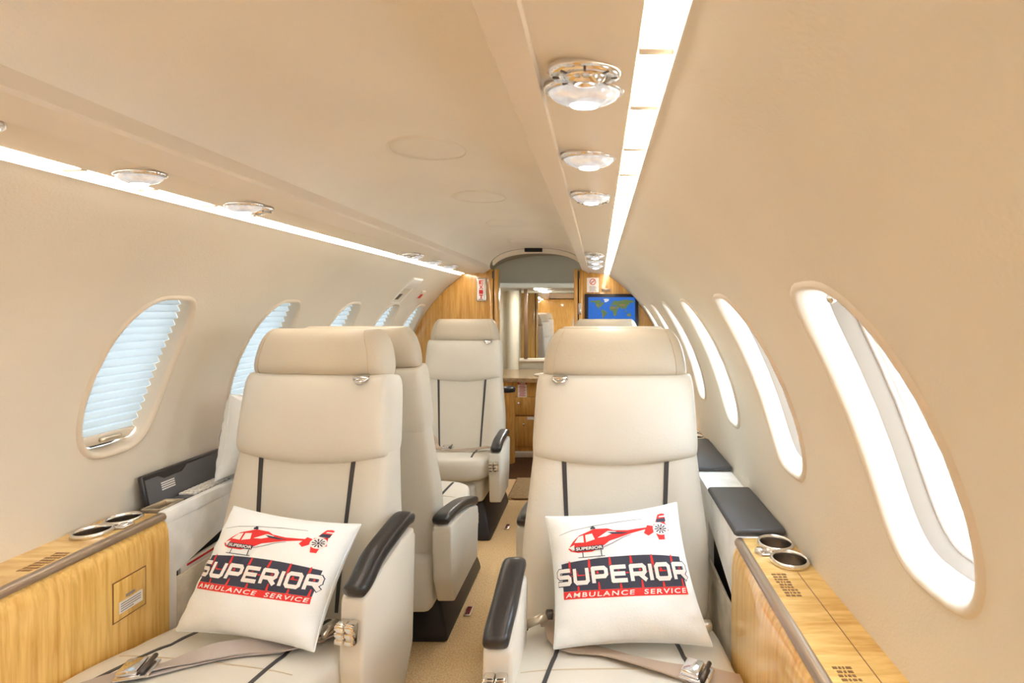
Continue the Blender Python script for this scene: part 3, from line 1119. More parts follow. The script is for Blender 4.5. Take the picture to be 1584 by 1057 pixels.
# far left seat: belt standing in a loop, blue-grey buckle
ctrl = [(-0.63, 2.90, 0.42), (-0.58, 2.83, 0.45), (-0.53, 2.79, 0.50), (-0.485, 2.77, 0.485), (-0.46, 2.75, 0.44), (-0.38, 2.73, 0.432), (-0.27, 2.76, 0.428), (-0.20, 2.86, 0.415)]
strap(S3L, 'lap_belt', [local(S3L, p) for p in ctrl], 0.040, M['beltt'], 40)
buckle(S3L, local(S3L, (-0.40, 2.74, 0.438)), 0.1)
bm = bmesh.new()
q = local(S3L, (-0.525, 2.76, 0.450))
rbox(bm, tuple(q - V((0.022, 0.012, 0.020))), tuple(q + V((0.022, 0.012, 0.020))), 0.005)
obj('belt_anchor', bm, mat('blue_plastic', (0.03, 0.06, 0.16), 0.4), S3L)


# ------------------------------------------------------------------ printed pillows
GL = {'S': [[(1, 1), (.12, 1), (0, .88), (0, .62), (.12, .5), (.88, .5), (1, .38), (1, .12), (.88, 0), (0, 0)]],
      'U': [[(0, 1), (0, .14), (.14, 0), (.86, 0), (1, .14), (1, 1)]],
      'P': [[(0, 0), (0, 1), (.86, 1), (1, .86), (1, .52), (.86, .38), (0, .38)]],
      'E': [[(1, 1), (0, 1), (0, 0), (1, 0)], [(0, .5), (.9, .5)]],
      'R': [[(0, 0), (0, 1), (.86, 1), (1, .86), (1, .56), (.86, .42), (0, .42)], [(.55, .42), (1, 0)]],
      'I': [[(0, 0), (0, 1)]],
      'O': [[(.14, 0), (0, .14), (0, .86), (.14, 1), (.86, 1), (1, .86), (1, .14), (.86, 0), (.14, 0)]]}


def wide_word(word, x0, x1, y0, y1, t, ty):
    '''extended square lettering from strokes; t, ty half stroke widths'''
    ws = [0.0 if c == 'I' else 1.0 for c in word]
    gap = 0.46
    tot = sum(ws) + gap * (len(word) - 1)
    sc = (x1 - x0) / tot
    x = x0
    polys = []
    for c, wd in zip(word, ws):
        for st in GL[c]:
            for (a, b), (c2, d) in zip(st, st[1:]):
                ax_, ay_, bx, by = x + a * wd * sc, y0 + b * (y1 - y0), x + c2 * wd * sc, y0 + d * (y1 - y0)
                L_ = math.hypot(bx - ax_, by - ay_)
                ux, uy = (bx - ax_) / L_, (by - ay_) / L_
                e = 0.55
                ax_, ay_, bx, by = ax_ - ux * t * e, ay_ - uy * ty * e, bx + ux * t * e, by + uy * ty * e
                nx, ny = -uy * t, ux * ty
                polys.append([(ax_ + nx, ay_ + ny), (bx + nx, by + ny), (bx - nx, by - ny), (ax_ - nx, ay_ - ny)])
        x += (wd + gap) * sc
    return polys


def pillow(label, TL, TR, BR, BL, th=0.060, seed=0, group='white printed pillows', name='pillow'):
    TL, TR, BR, BL = V(TL), V(TR), V(BR), V(BL)
    c = (TL + TR + BR + BL) / 4
    r = empty(name, c, 0, label=label, cat='pillow', group=group)
    TL, TR, BR, BL = TL - c, TR - c, BR - c, BL - c
    nn = ((TR - BL).cross(TL - BR)).normalized()

    def base(u, v):
        uu = u * (1 - 0.075 * (1 - v * v) ** 1.0 * abs(u) ** 3)
        vv = v * (1 - 0.075 * (1 - u * u) ** 1.0 * abs(v) ** 3)
        a, b = (uu + 1) / 2, (vv + 1) / 2
        p = (BL * (1 - a) + BR * a) * (1 - b) + (TL * (1 - a) + TR * a) * b
        return p, nn

    def tf(u, v):
        wv = noise.noise(V((u * 2.3 + seed * 7.1, v * 2.3, seed))) * 0.10 + noise.noise(V((u * 6 + seed, v * 6, 3))) * 0.035
        e = max(abs(u), abs(v))
        pk = 0.10 * math.sin(22 * (u if abs(v) > abs(u) else v) + seed) * max(0, e - 0.72) * 3
        return th * (1 + wv + pk)
    bm = bmesh.new()
    puff(bm, base, tf, th, 40, 40, 2.4)
    obj('cover', bm, M['cloth'], r)
    bm = bmesh.new()
    edge = [base(t, -1)[0] for t in ss(16)][:-1] + [base(1, t)[0] for t in ss(16)][:-1] + [base(-t, 1)[0] for t in ss(16)][:-1] + [base(-1, -t)[0] for t in ss(16)][:-1]
    tube(bm, edge, 0.0022, 6, closed=True)
    obj('seam', bm, M['cloth'], r)

    def srf(off):
        def f(x, y):
            x = max(-0.985, min(0.985, x)); y = max(-0.985, min(0.985, y))
            p, n = base(x, y)
            return p + n * (tf(x, y) * prof(x, 2.4) * prof(y, 2.4) + off)
        return f
    CUT = 0.07

    def pr(nm, bm, m, off):
        obj(nm, remap(bm, srf(off)), m, r, kind='stuff')
    # name band: navy with an arched top, red strip below, red rotor spikes, white letters
    X0, X1 = -0.84, 0.86
    top = [(X0 + (X1 - X0) * k / 20, 0.17 + 0.05 * math.sin(PI * k / 20)) for k in range(21)]
    pr('print_band', flat_bm([[(X0, -0.235), (X1, -0.235)] + top[::-1]], CUT), M['pnavy'], 0.0007)
    pr('print_strip', flat_bm([rect(X0, -0.345, X1, -0.237)], CUT), M['pred'], 0.0007)
    sp = []
    for k in range(6):
        x = X0 + 0.13 + k * 0.285
        h = 0.20 + 0.03 * math.sin(PI * (k + .5) / 6)
        sp.append([(x - 0.026, 0.02), (x + 0.022, 0.02), (x + 0.016, h - 0.03), (x + 0.004, h), (x - 0.010, h - 0.03)])
        sp.append([(x + 0.08, -0.02), (x + 0.12, -0.02), (x + 0.105, 0.06), (x + 0.095, 0.06)])
        sp.append([(x + 0.085, -0.232), (x + 0.118, -0.232), (x + 0.110, -0.13), (x + 0.095, -0.13)])
    sp.append(rect(X0 + 0.02, -0.028, X1 - 0.02, -0.012))
    pr('print_spikes', flat_bm(sp, CUT), M['pred'], 0.0011)
    pr('print_name_edge', flat_bm(wide_word('SUPERIOR', -0.90, 0.90, -0.125, 0.065, 0.036, 0.042), CUT), M['pnavy'], 0.0014)
    pr('print_name', flat_bm(wide_word('SUPERIOR', -0.90, 0.90, -0.125, 0.065, 0.025, 0.030), CUT), M['pwhite'], 0.0019)
    pr('print_service', text_bm('AMBULANCE  SERVICE', X0 + 0.03, X1 - 0.02, -0.325, -0.258, bold=0.02, shear=0.15, cut=CUT, space=1.25), M['pwhite'], 0.0013)
    # helicopter
    body = [(-0.70, 0.385), (-0.66, 0.34), (-0.56, 0.315), (-0.36, 0.315), (-0.22, 0.37), (-0.10, 0.455), (0.20, 0.545), (0.47, 0.60), (0.47, 0.625), (0.18, 0.605),
            (-0.02, 0.625), (-0.10, 0.665), (-0.30, 0.675), (-0.38, 0.640), (-0.52, 0.585), (-0.62, 0.49)]
    pr('print_helicopter', flat_bm([body,
        [(0.47, 0.66), (0.40, 0.535), (0.46, 0.49), (0.54, 0.535), (0.55, 0.64)],
        [(0.56, 0.56), (0.60, 0.42), (0.69, 0.42), (0.70, 0.53), (0.78, 0.55), (0.74, 0.70), (0.56, 0.66)],
        [(0.60, 0.70), (0.66, 0.83), (0.72, 0.845), (0.765, 0.83), (0.755, 0.70)]], CUT), M['pred'], 0.0007)
    pr('print_white', flat_bm([
        [(-0.60, 0.47), (-0.53, 0.565), (-0.46, 0.585), (-0.46, 0.465)], [(-0.43, 0.465), (-0.43, 0.585), (-0.33, 0.60), (-0.30, 0.50)],
        [(-0.26, 0.52), (-0.10, 0.62), (0.02, 0.60), (-0.14, 0.53)], [(-0.70, 0.40), (-0.60, 0.44), (-0.62, 0.36)],
        ell(0.655, 0.585, 0.115, 0.095, 24), [(0.67, 0.775), (0.68, 0.80), (0.765, 0.80), (0.765, 0.775)]], CUT), M['pwhite'], 0.0012)
    fan = [ell(0.655, 0.585, 0.020, 0.018, 12)]
    for k in range(10):
        t = 2 * PI * k / 10
        c_, s_ = math.cos(t), math.sin(t)
        fan.append([(0.655 + 0.028 * c_ - 0.006 * s_, 0.585 + 0.024 * s_ + 0.006 * c_), (0.655 + 0.088 * c_ - 0.010 * s_, 0.585 + 0.074 * s_ + 0.009 * c_),
                    (0.655 + 0.088 * c_ + 0.010 * s_, 0.585 + 0.074 * s_ - 0.009 * c_), (0.655 + 0.028 * c_ + 0.006 * s_, 0.585 + 0.024 * s_ - 0.006 * c_)])
    fan += [rect(-0.60, 0.335, -0.20, 0.405), [(-0.12, 0.60), (0.02, 0.59), (0.20, 0.572), (0.10, 0.555), (-0.05, 0.565)],
            [(0.615, 0.695), (0.63, 0.755), (0.762, 0.755), (0.757, 0.695)],
            rect(-0.345, 0.675, -0.275, 0.705), rect(-0.33, 0.705, -0.29, 0.73), rect(-0.565, 0.235, -0.19, 0.245), rect(-0.50, 0.235, -0.488, 0.32), rect(-0.24, 0.245, -0.228, 0.33)]
    pr('print_dark', flat_bm(fan, CUT), M['pnavy'], 0.0017)
    pr('print_grey', flat_bm([[(-0.82, 0.615), (-0.62, 0.675), (-0.31, 0.722), (0.10, 0.760), (0.42, 0.772), (0.42, 0.782), (0.05, 0.772), (-0.31, 0.735), (-0.62, 0.688), (-0.82, 0.622)],
        [(-0.20, 0.36), (-0.06, 0.41), (0.10, 0.49), (0.22, 0.53), (0.21, 0.537), (0.08, 0.50), (-0.08, 0.42), (-0.21, 0.372)],
        [(-0.64, 0.345), (-0.66, 0.375), (-0.56, 0.41), (-0.54, 0.395)]], CUT), M['pgrey'], 0.0010)
    pr('print_small_name', text_bm('SUPERIOR', -0.585, -0.205, 0.348, 0.394, bold=0.03, cut=CUT), M['pwhite'], 0.0022)
    return r


pillow('white pillow printed with a red helicopter, tilted sideways on the near left seat', W(362, 784, 1.305), W(558, 812, 1.275), W(486, 1008, 1.130), W(272, 976, 1.185), seed=1)
pillow('white pillow printed with a red helicopter, upright on the near right seat', W(844, 800, 1.30), W(1046, 778, 1.30), W(1102, 1000, 1.145), W(857, 1004, 1.140), seed=2)
pillow('white pillow squeezed between the left wall and the near left seat', (-0.665, 1.78, 0.905), (-0.712, 1.56, 0.915), (-0.735, 1.53, 0.664), (-0.69, 1.80, 0.660), th=0.05, seed=3)


# ------------------------------------------------------------------ side consoles
LZ = 0.647


def plate(bm, outer, holes, z, cell=0.05):
    vs = list(outer)
    es = [(i, (i + 1) % len(outer)) for i in range(len(outer))]
    for h in holes:
        b = len(vs)
        vs += h
        es += [(b + i, b + (i + 1) % len(h)) for i in range(len(h))]
    v2, _, f2, *_ = delaunay_2d_cdt([V(p) for p in vs], es, [], 0, 1e-6)
    bv = [bm.verts.new((p.x, p.y, z)) for p in v2]
    for f in f2:
        c = sum((v2[i] for i in f), V((0, 0))) / len(f)
        if any(inside(c, h) for h in holes): continue
        bm.faces.new([bv[i] for i in f])


def cup(root, x, y, z):
    bm = bmesh.new()
    r = 0.0355
    lathe(bm, [(r - 0.003, -0.002), (r - 0.003, 0.006), (r - 0.0015, 0.009), (r + 0.001, 0.0095), (r + 0.003, 0.007), (r + 0.0035, 0.001), (r + 0.001, -0.002)], (x, y, z), 36)
    rim = obj('cup_holder', bm, M['rimst'], root, label='round metal cup holder')
    bm = bmesh.new()
    rr = [[V((x + (r - 0.0028) * math.cos(2 * PI * k / 36), y + (r - 0.0028) * math.sin(2 * PI * k / 36), z + d)) for k in range(36)] for d in (0.006, -0.055)]
    loft(bm, rr, cap1=True)
    obj('well', bm, M['steel'], rim, sharp=40)


def note(root, x, y, z, dx, dy, rows, name, m, flip=1):
    """a few engraved text rows lying on a top, rows running across the cabin axis"""
    bm = bmesh.new()
    random.seed(5)
    for k in range(rows):
        yy = y - dy / 2 + dy * (k + 0.5) / rows
        xx = x - dx / 2 + random.uniform(0, 0.004)
        while xx < x + dx / 2 - 0.004:
            l = random.uniform(0.003, 0.009)
            rbox(bm, (xx, yy - dy / rows * 0.3, z), (min(xx + l, x + dx / 2), yy + dy / rows * 0.3, z + 0.0004), 0)
            xx += l + 0.002
    obj(name, bm, m, root, smooth=False)


def wood_console(side, y0, y1, label, cups, extras=None, group='wooden side consoles'):
    r = empty('side_console', (side * 0.78, (y0 + y1) / 2, 0), label=label, cat='console', group=group)
    o = r.location

    def L(p): return (p[0] - o.x, p[1] - o.y)
    xi, xo = side * 0.722, side * 0.8365
    hs = [[L((x + 0.0335 * math.cos(2 * PI * k / 32), y + 0.0335 * math.sin(2 * PI * k / 32))) for k in range(32)] for x, y in cups]
    bm = bmesh.new()
    oc = [L(p) for p in [(xi, y0), (xo, y0), (xo, y1), (xi, y1)]]
    if side < 0: oc = oc[::-1]
    plate(bm, oc, hs, LZ)
    obj('console_top', bm, M['wood_t'], r, smooth=False)
    bm = bmesh.new()
    pf = [(0.724, 0.634), (0.712, 0.622), (0.7075, 0.606), (0.705, 0.580), (0.704, 0.50), (0.704, 0.0), (0.83, 0.0), (0.83, 0.60), (0.80, 0.585), (0.74, 0.585), (0.728, 0.638)]
    prism(bm, [(side * x - o.x, z) for x, z in pf], 'y', y0 - o.y, y1 - o.y)
    obj('front_panel', bm, M['wood_v'], r, sharp=35)
    bm = bmesh.new()
    prof_ = [(0.728, 0.6485), (0.722, 0.6490), (0.715, 0.6465), (0.711, 0.640), (0.712, 0.633), (0.718, 0.629), (0.726, 0.632)]
    prism(bm, [(side * x - o.x, z) for x, z in prof_], 'y', y0 - o.y, y1 - o.y)
    obj('edge_rail', bm, M['rail'], r, label='bronze edge rail', sharp=40)
    for x, y in cups:
        cup(r, x - o.x, y - o.y, LZ)
    return r


RC = wood_console(1, -0.35, 1.185, 'long glossy wooden console on the right under the nearest window, with two cup holders', [(0.793, 1.150), (0.797, 1.074)])
o = RC.location
bm = bmesh.new()
lathe(bm, [(0.0, 0.012), (0.008, 0.011), (0.011, 0.006), (0.011, 0.0)], (0.747 - o.x, 1.112 - o.y, LZ), 16)
rbox(bm, (0.745 - o.x, 1.098 - o.y, LZ), (0.775 - o.x, 1.126 - o.y, LZ + 0.004), 0.002)
obj('release_button', bm, M['chrome'], RC, label='chrome button between the cup holders')
note(RC, 0.757 - o.x, 0.985 - o.y, LZ, 0.032, 0.085, 9, 'engraved_note', M['ink'])
note(RC, 0.757 - o.x, 0.735 - o.y, LZ, 0.032, 0.05, 6, 'engraved_note', M['ink'])
bm = bmesh.new()
rbox(bm, (0.796 - o.x, 0.10 - o.y, LZ - 0.001), (0.7975 - o.x, 1.03 - o.y, LZ + 0.0004), 0)
obj('leaf_joint', bm, M['wood_e'], RC, smooth=False)
LC = wood_console(-1, -0.35, 1.330, 'glossy wooden console on the left with an inset panel and sticker on its front', [(-0.781, 1.286), (-0.785, 1.211)])
o = LC.location
bm = bmesh.new()
rbox(bm, (-0.762 - o.x, 1.233 - o.y, LZ), (-0.733 - o.x, 1.265 - o.y, LZ + 0.005), 0.003)
lathe(bm, [(0.0, 0.010), (0.007, 0.009), (0.010, 0.005), (0.010, 0.0)], (-0.745 - o.x, 1.249 - o.y, LZ), 16)
obj('release_button', bm, M['chrome'], LC, label='chrome button between the cup holders')
note(LC, -0.752 - o.x, 1.075 - o.y, LZ, 0.034, 0.085, 8, 'engraved_note', M['ink'])
# inset panel with a shadow gap and a white sticker, on the front of the left console
px_ = -0.704 - o.x
bm = bmesh.new()
rbox(bm, (px_ - 0.001, 1.174 - o.y, 0.454), (px_ + 0.0008, 1.261 - o.y, 0.548), 0.0)
ip = obj('inset_gap', bm, M['wood_e'], LC, smooth=False)
bm = bmesh.new()
rbox(bm, (px_ - 0.001, 1.1765 - o.y, 0.4565), (px_ + 0.0024, 1.2585 - o.y, 0.5455), 0.002)
ip = obj('inset_panel', bm, M['wood_v'], LC, sharp=40)
bm = bmesh.new()
rbox(bm, (px_ + 0.0022, 1.188 - o.y, 0.470), (px_ + 0.003, 1.249 - o.y, 0.497), 0)
obj('sticker', bm, M['paper'], ip, smooth=False)
bm = bmesh.new()
for k in range(4):
    rbox(bm, (px_ + 0.003, 1.192 - o.y, 0.4735 + 0.0055 * k), (px_ + 0.0033, (1.244 if k else 1.225) - o.y, 0.4758 + 0.0055 * k), 0)
rbox(bm, (px_ + 0.0022, 1.205 - o.y, 0.502), (px_ + 0.0030, 1.228 - o.y, 0.508), 0)
obj('sticker_print', bm, M['inkg'], ip, smooth=False)
WC2 = wood_console(1, 2.06, 2.72, 'small far wooden console on the right with a cup holder, beyond the second dark pad', [(0.793, 2.11), (0.793, 2.19)])
WC3 = wood_console(-1, 2.06, 2.72, 'wooden console on the left hidden behind the seats by the shaded windows', [(-0.783, 2.11), (-0.783, 2.19)])


def suede_console(side, y0, y1, label, pads, pocket=None, tray=None):
    r = empty('padded_console', (side * 0.78, (y0 + y1) / 2, 0), label=label, cat='console', group='suede side consoles')
    o = r.location

    def B(a, b, z0, z1, ya, yb, rr=0.004, bm=None):
        bm = bm or bmesh.new()
        x0, x1 = sorted((side * a - o.x, side * b - o.x))
        rbox(bm, (x0, ya - o.y, z0), (x1, yb - o.y, z1), rr)
        return bm
    if tray:
        obj('body', B(0.735, 0.832, 0.0, 0.608, y0, y1, 0), M['suede'], r, smooth=False)
        obj('tray_lining', B(0.738, 0.834, 0.608, 0.612, y0, tray, 0), M['greyp'], r, smooth=False)
        obj('end_top', B(0.735, 0.832, 0.60, LZ, tray, y1), M['suede'], r, sharp=40)
        obj('front_rim', B(0.7155, 0.738, 0.615, LZ + 0.003, y0, tray), M['suede'], r, sharp=40)
    else:
        obj('body', B(0.735, 0.832, 0.0, LZ, y0, y1), M['suede'], r, sharp=40)
    if pocket:
        a, b = pocket
        s0 = 0.52
        upper = [(y0, 0.485), (a, 0.478), (b, 0.575), (y1, 0.575), (y1, LZ), (y0, LZ)]
        low = [(a, 0.0), (b, 0.0), (b, 0.465), (a, 0.465)]
        bm = bmesh.new()
        prism(bm, [(p[0] - o.y, p[1]) for p in [(y0, 0.0), (a, 0.0), (a, 0.478), (b, 0.560), (b, 0.0), (y1, 0.0), (y1, LZ), (y0, LZ)]], 'x', side * 0.718 - o.x, side * 0.736 - o.x)
        obj('side_panel', bm, M['suede'], r, smooth=False)
        bm = bmesh.new()
        prism(bm, [(p[0] - o.y, p[1]) for p in low], 'x', side * 0.712 - o.x, side * 0.720 - o.x, 0.002)
        obj('pocket_front', bm, M['suede2'], r, sharp=40)
        obj('pocket_void', B(0.7345, 0.737, 0.30, 0.57, a, b, 0), M['black0'], r, smooth=False)
    else:
        obj('side_panel', B(0.718, 0.737, 0.0, LZ, y0, y1), M['suede'], r, sharp=40)
    for a, b in pads:
        bm = B(0.712, 0.834, LZ, LZ + 0.017, a, b, 0.008)
        obj('arm_rest_pad', bm, M['padk'], r, label='charcoal leather top pad', sharp=50)
    return r


suede_console(1, 1.188, 2.057, 'beige suede console on the right wall carrying two charcoal leather top pads', [(1.192, 1.487), (1.67, 2.045)], pocket=(1.20, 1.50))
SL = suede_console(-1, 1.333, 2.057, 'beige suede console on the left wall with an open storage tray and a magazine pocket', [], pocket=(1.37, 1.70), tray=1.66)
suede_console(1, 2.723, 3.285, 'plain beige suede console at the far end of the right wall', [(2.75, 3.20)])
suede_console(-1, 2.723, 3.285, 'plain beige suede console at the far end of the left wall', [])
suede_console(1, -1.745, -0.353, 'plain beige suede console along the right wall behind the long wooden one', [])
suede_console(-1, -1.745, -0.353, 'plain beige suede console along the left wall behind the wooden one', [])
o = SL.location
# open lid of the tray leaning on the wall, with finger grip and a printed label
bm = bmesh.new()
mt = Matrix.Translation(V((-0.803 - o.x, 0, 0.632))) @ Matrix.Rotation(math.radians(-11), 4, 'Y')
rbox(bm, (-0.007, 1.372 - o.y, 0), (0.007, 1.680 - o.y, 0.096), 0.006, 3, mt)
lid = obj('tray_lid', bm, M['black'], SL, label='open black tray lid leaning on the wall', sharp=50)
bm = bmesh.new()
pts = [(1.380, 0.006), (1.672, 0.006), (1.672, 0.086), (1.520, 0.086), (1.500, 0.072), (1.440, 0.070), (1.420, 0.082), (1.380, 0.082)]
prism(bm, [(y - o.y, z) for y, z in pts], 'x', 0.0065, 0.0085)
bm.transform(mt)
obj('lid_lining', bm, M['greyp'], lid, smooth=False)
bm = bmesh.new()
for k in range(4):
    rbox(bm, (0.0084, 1.425 - o.y, 0.040 + 0.006 * k), (0.0088, 1.470 - o.y, 0.0435 + 0.006 * k), 0, mtx=mt)
obj('lid_label', bm, M['paper'], lid, smooth=False)
# square ring frame and handset in the tray
fr = empty('tray_insert', (-0.767, 1.385, 0.612), label='small square beige-edged holder in the near end of the left tray', cat='holder')
bm = bmesh.new()
for a, b in (((-0.026, -0.040, 0.0), (-0.020, 0.040, 0.040)), ((0.020, -0.040, 0.0), (0.026, 0.040, 0.040)), ((-0.026, -0.040, 0.0), (0.026, -0.034, 0.040)), ((-0.026, 0.034, 0.0), (0.026, 0.040, 0.040))):
    rbox(bm, a, b, 0.002)
obj('rim', bm, M['gold'], fr, sharp=40)
bm = bmesh.new()
rbox(bm, (-0.020, -0.034, 0.0), (0.020, 0.034, 0.010), 0)
obj('base', bm, M['black0'], fr, smooth=False)
hs = empty('handset', (-0.7665, 1.53, 0.612), label='dark telephone handset with pale keys lying in the left tray', cat='handset')
bm = bmesh.new()
rbox(bm, (-0.026, -0.085, 0.0), (0.026, 0.085, 0.035), 0.008, 3)
obj('body', bm, M['greyp'], hs, sharp=50)
for i in range(4):
    for j in range(9):
        if i == 0 and j == 0:
            bm = bmesh.new()
            rbox(bm, (-0.005, -0.0055, 0), (0.005, 0.0055, 0.006), 0.0015)
            k0 = obj('key', bm, M['paper'], hs, sharp=40)
            k0.location = (-0.018, -0.06, 0.034)
        else:
            k = k0.copy()
            COL.objects.link(k)
            k.location = (-0.018 + 0.012 * i, -0.06 + 0.015 * j, 0.034)
# magazine in the pocket
mg = empty('magazine', (-0.7265, 1.50, 0.36), label='white magazine with a red stripe in the left side pocket', cat='magazine')
bm = bmesh.new()
rbox(bm, (-0.005, -0.11, -0.16), (0.004, 0.16, 0.125), 0.001)
obj('pages', bm, M['paper'], mg, smooth=False)
bm = bmesh.new()
rbox(bm, (0.004, -0.09, 0.112), (0.0046, 0.15, 0.118), 0)
obj('cover_stripe', bm, M['red'], mg, smooth=False)

# ------------------------------------------------------------------ overhead reading lamps and air nozzles
def lamp(side, y, lab, noz=0, lamp_=True):
    """noz: -1 nozzle on the near side, +1 on the far side, 0 none"""
    x = side * 0.385
    r = empty('reading_lamp', (x, y, 1.4045), label=lab, cat='reading lamp', group='overhead reading lamps')
    bm = bmesh.new()
    lathe(bm, [(1.0, 0.004), (1.02, -0.001), (0.99, -0.005), (0.92, -0.0065), (0.86, -0.004)], (0, 0, 0), 32, sxy=(0.0425, 0.027))
    obj('bezel', bm, M['chrome'], r)
    bm = bmesh.new()
    rings = []
    for t in range(7):
        a = t / 6 * PI / 2
        rings.append((max(0.02, 0.90 * math.cos(a)), -0.004 - 0.016 * math.sin(a)))
    lathe(bm, rings, (0, 0, 0), 28, sxy=(0.0425, 0.027))
    obj('lens', bm, M['crystal'], r, label='silvery faceted lens')
    bm = bmesh.new()
    lathe(bm, [(0.5, -0.0165), (0.40, -0.0205), (0.2, -0.022), (0.02, -0.0225)], (0, 0, 0), 20, sxy=(0.034, 0.020))
    obj('bulb', bm, M['led'], r, label='bright lamp core')
    if noz:
        bm = bmesh.new()
        cy = noz * 0.042
        lathe(bm, [(0.031, 0.003), (0.032, -0.003), (0.029, -0.008), (0.021, -0.009), (0.0185, -0.005), (0.0165, -0.0105), (0.011, -0.0150), (0.0065, -0.0155), (0.0055, -0.009), (0.001, -0.009)], (0.002, cy, 0), 24, sxy=(1.15, 0.7))
        nz = obj('air_nozzle', bm, M['chrome'], r)
        for k in range(8):
            t = 2 * PI * k / 8
            if k == 0:
                bm = bmesh.new()
                rbox(bm, (-0.0035, -0.0012, -0.0055), (0.0035, 0.0012, 0.0), 0.0005)
                f0 = obj('fin', bm, M['darkm'], nz)
                f = f0
            else:
                f = f0.copy()
                COL.objects.link(f)
            f.location = (0.002 + 0.0285 * math.cos(t), cy + 0.0175 * math.sin(t), -0.0038)
            f.rotation_euler = (0, 0, t)
    return r


for side, ys in ((1, (0.545, 0.785, 1.045, 2.17, 2.42, 2.68)), (-1, (0.640, 0.885, 1.145, 2.20, 2.46, 2.72))):
    sn = 'right' if side > 0 else 'left'
    names = ['nearest oval chrome reading lamp in the %s ceiling panel' % sn, 'second oval chrome reading lamp from the camera in the %s ceiling panel' % sn,
             'third oval chrome reading lamp in the %s ceiling panel, with an air nozzle' % sn, 'first of the three far reading lamps in the %s ceiling panel near the partition' % sn,
             'middle one of the three far reading lamps in the %s ceiling panel' % sn, 'farthest reading lamp in the %s ceiling panel, closest to the partition' % sn]
    for k, y in enumerate(ys):
        nz = (-1 if side > 0 and k == 0 else 1) if k in (0, 2, 5) else (-1 if k == 3 else 0)
        if side < 0 and k == 0: nz = 0
        lamp(side, y, names[k], nz)
for y in (0.2, -0.1, -0.4):
    pass

# small dark vent on the ceiling lip
bm = bmesh.new()
rbox(bm, (-0.057, 3.325, -0.012), (0.057, 3.345, 0.012), 0.002)
vt = obj('ceiling_vent', bm, M['black0'], label='small black vent grille at the far end of the ceiling arch', cat='vent')
vt.location = (-0.02, 0.0, 1.558)

# ------------------------------------------------------------------ signs on the partitions
def facing(x, y, z):
    """flat frame facing aft: (u,v) -> point"""
    return lambda u, v: V((x + u, y, z + v))


ex = empty('exit_sign', (CX + (745 - 926) / F * YB, YB, CZ - (448 - 480) / F * YB), label='white sign with vertical red EXIT lettering on the left wooden partition', cat='sign')
bm = bmesh.new()
rbox(bm, (-0.031, -0.012, -0.075), (0.031, 0, 0.075), 0.010, 3)
obj('sign_frame', bm, M['chrome'], ex, sharp=50)
bm = bmesh.new()
rbox(bm, (-0.026, -0.0145, -0.069), (0.026, -0.005, 0.069), 0.006, 3)
obj('sign_face', bm, M['paper'], ex, sharp=50)
for k, ch in enumerate('EXIT'):
    z = 0.058 - 0.0305 * k
    obj('letter', remap(text_bm(ch, -0.013, 0.013, z - 0.026, z, bold=0.04), facing(0, -0.0150, 0)), M['red'], ex, smooth=False)
for z in (-0.066,):
    bm = bmesh.new()
    rbox(bm, (-0.016, -0.0152, z), (0.012, -0.0145, z + 0.005), 0)
    obj('sign_print', bm, M['inkg'], ex, smooth=False)

ns = empty('no_smoking_placard', (CX + (917 - 926) / F * YB, YB, CZ - (442.5 - 480) / F * YB), label='white placard with a red crossed circle on the right partition above the map screen', cat='placard')
bm = bmesh.new()
rbox(bm, (-0.038, -0.004, -0.040), (0.038, 0, 0.052), 0.0)
obj('placard', bm, M['paper'], ns, smooth=False)
bm = bmesh.new()
R1 = ell(0, 0.026, 0.020, 0.020, 28)
R2 = ell(0, 0.026, 0.0155, 0.0155, 28)
loft(bm, [[V((a, -0.0045, b)) for a, b in R1], [V((a, -0.0045, b)) for a, b in R2]])
c_ = 0.7071
for sg in (1,):
    q = [(-0.013, -0.010), (-0.010, -0.013), (0.013, 0.010), (0.010, 0.013)]
    bm.faces.new([bm.verts.new((a, -0.0047, 0.026 + b)) for a, b in q])
obj('crossed_circle', bm, M['red'], ns, smooth=False)
bm = bmesh.new()
rbox(bm, (-0.012, -0.0045, 0.024), (0.010, -0.0042, 0.0275), 0)
rbox(bm, (0.0105, -0.0045, 0.024), (0.0125, -0.0042, 0.0275), 0)
for k in range(6):
    rbox(bm, (-0.024 + (k % 2) * 0.004, -0.0045, -0.034 + 0.006 * k), (0.024 - (k % 3) * 0.004, -0.0042, -0.0315 + 0.006 * k), 0)
obj('small_print', bm, M['inkg'], ns, smooth=False)
bm = bmesh.new()
bm.faces.new([bm.verts.new((a, -0.0046, b)) for a, b in ell(0, -0.043, 0.004, 0.004, 12)])
obj('red_dot', bm, M['red'], ns, smooth=False)

sp = empty('brass_plate', (CX + (937 - 926) / F * YB, YB, CZ - (449 - 480) / F * YB), label='small brass engraved plate beside the white placard', cat='plate')
bm = bmesh.new()
rbox(bm, (-0.028, -0.003, -0.009), (0.028, 0, 0.009), 0.002)
obj('plate', bm, M['rail'], sp)
bm = bmesh.new()
for k in range(2):
    for q in range(5):
        rbox(bm, (-0.023 + 0.0095 * q, -0.0036, -0.005 + 0.007 * k), (-0.016 + 0.0095 * q, -0.0028, -0.001 + 0.007 * k), 0)
obj('engraving', bm, M['ink'], sp, smooth=False)
hd_ = empty('door_pull', (CX + (897 - 926) / F * YB, YB - 0.012, CZ - (478 - 480) / F * YB), label='small silver pull on the edge of the right partition', cat='handle')
bm = bmesh.new()
rbox(bm, (-0.006, -0.012, -0.030), (0.006, 0, 0.030), 0.004)
rbox(bm, (-0.010, -0.006, -0.036), (0.010, 0, 0.036), 0.003)
obj('pull', bm, M['steel'], hd_)

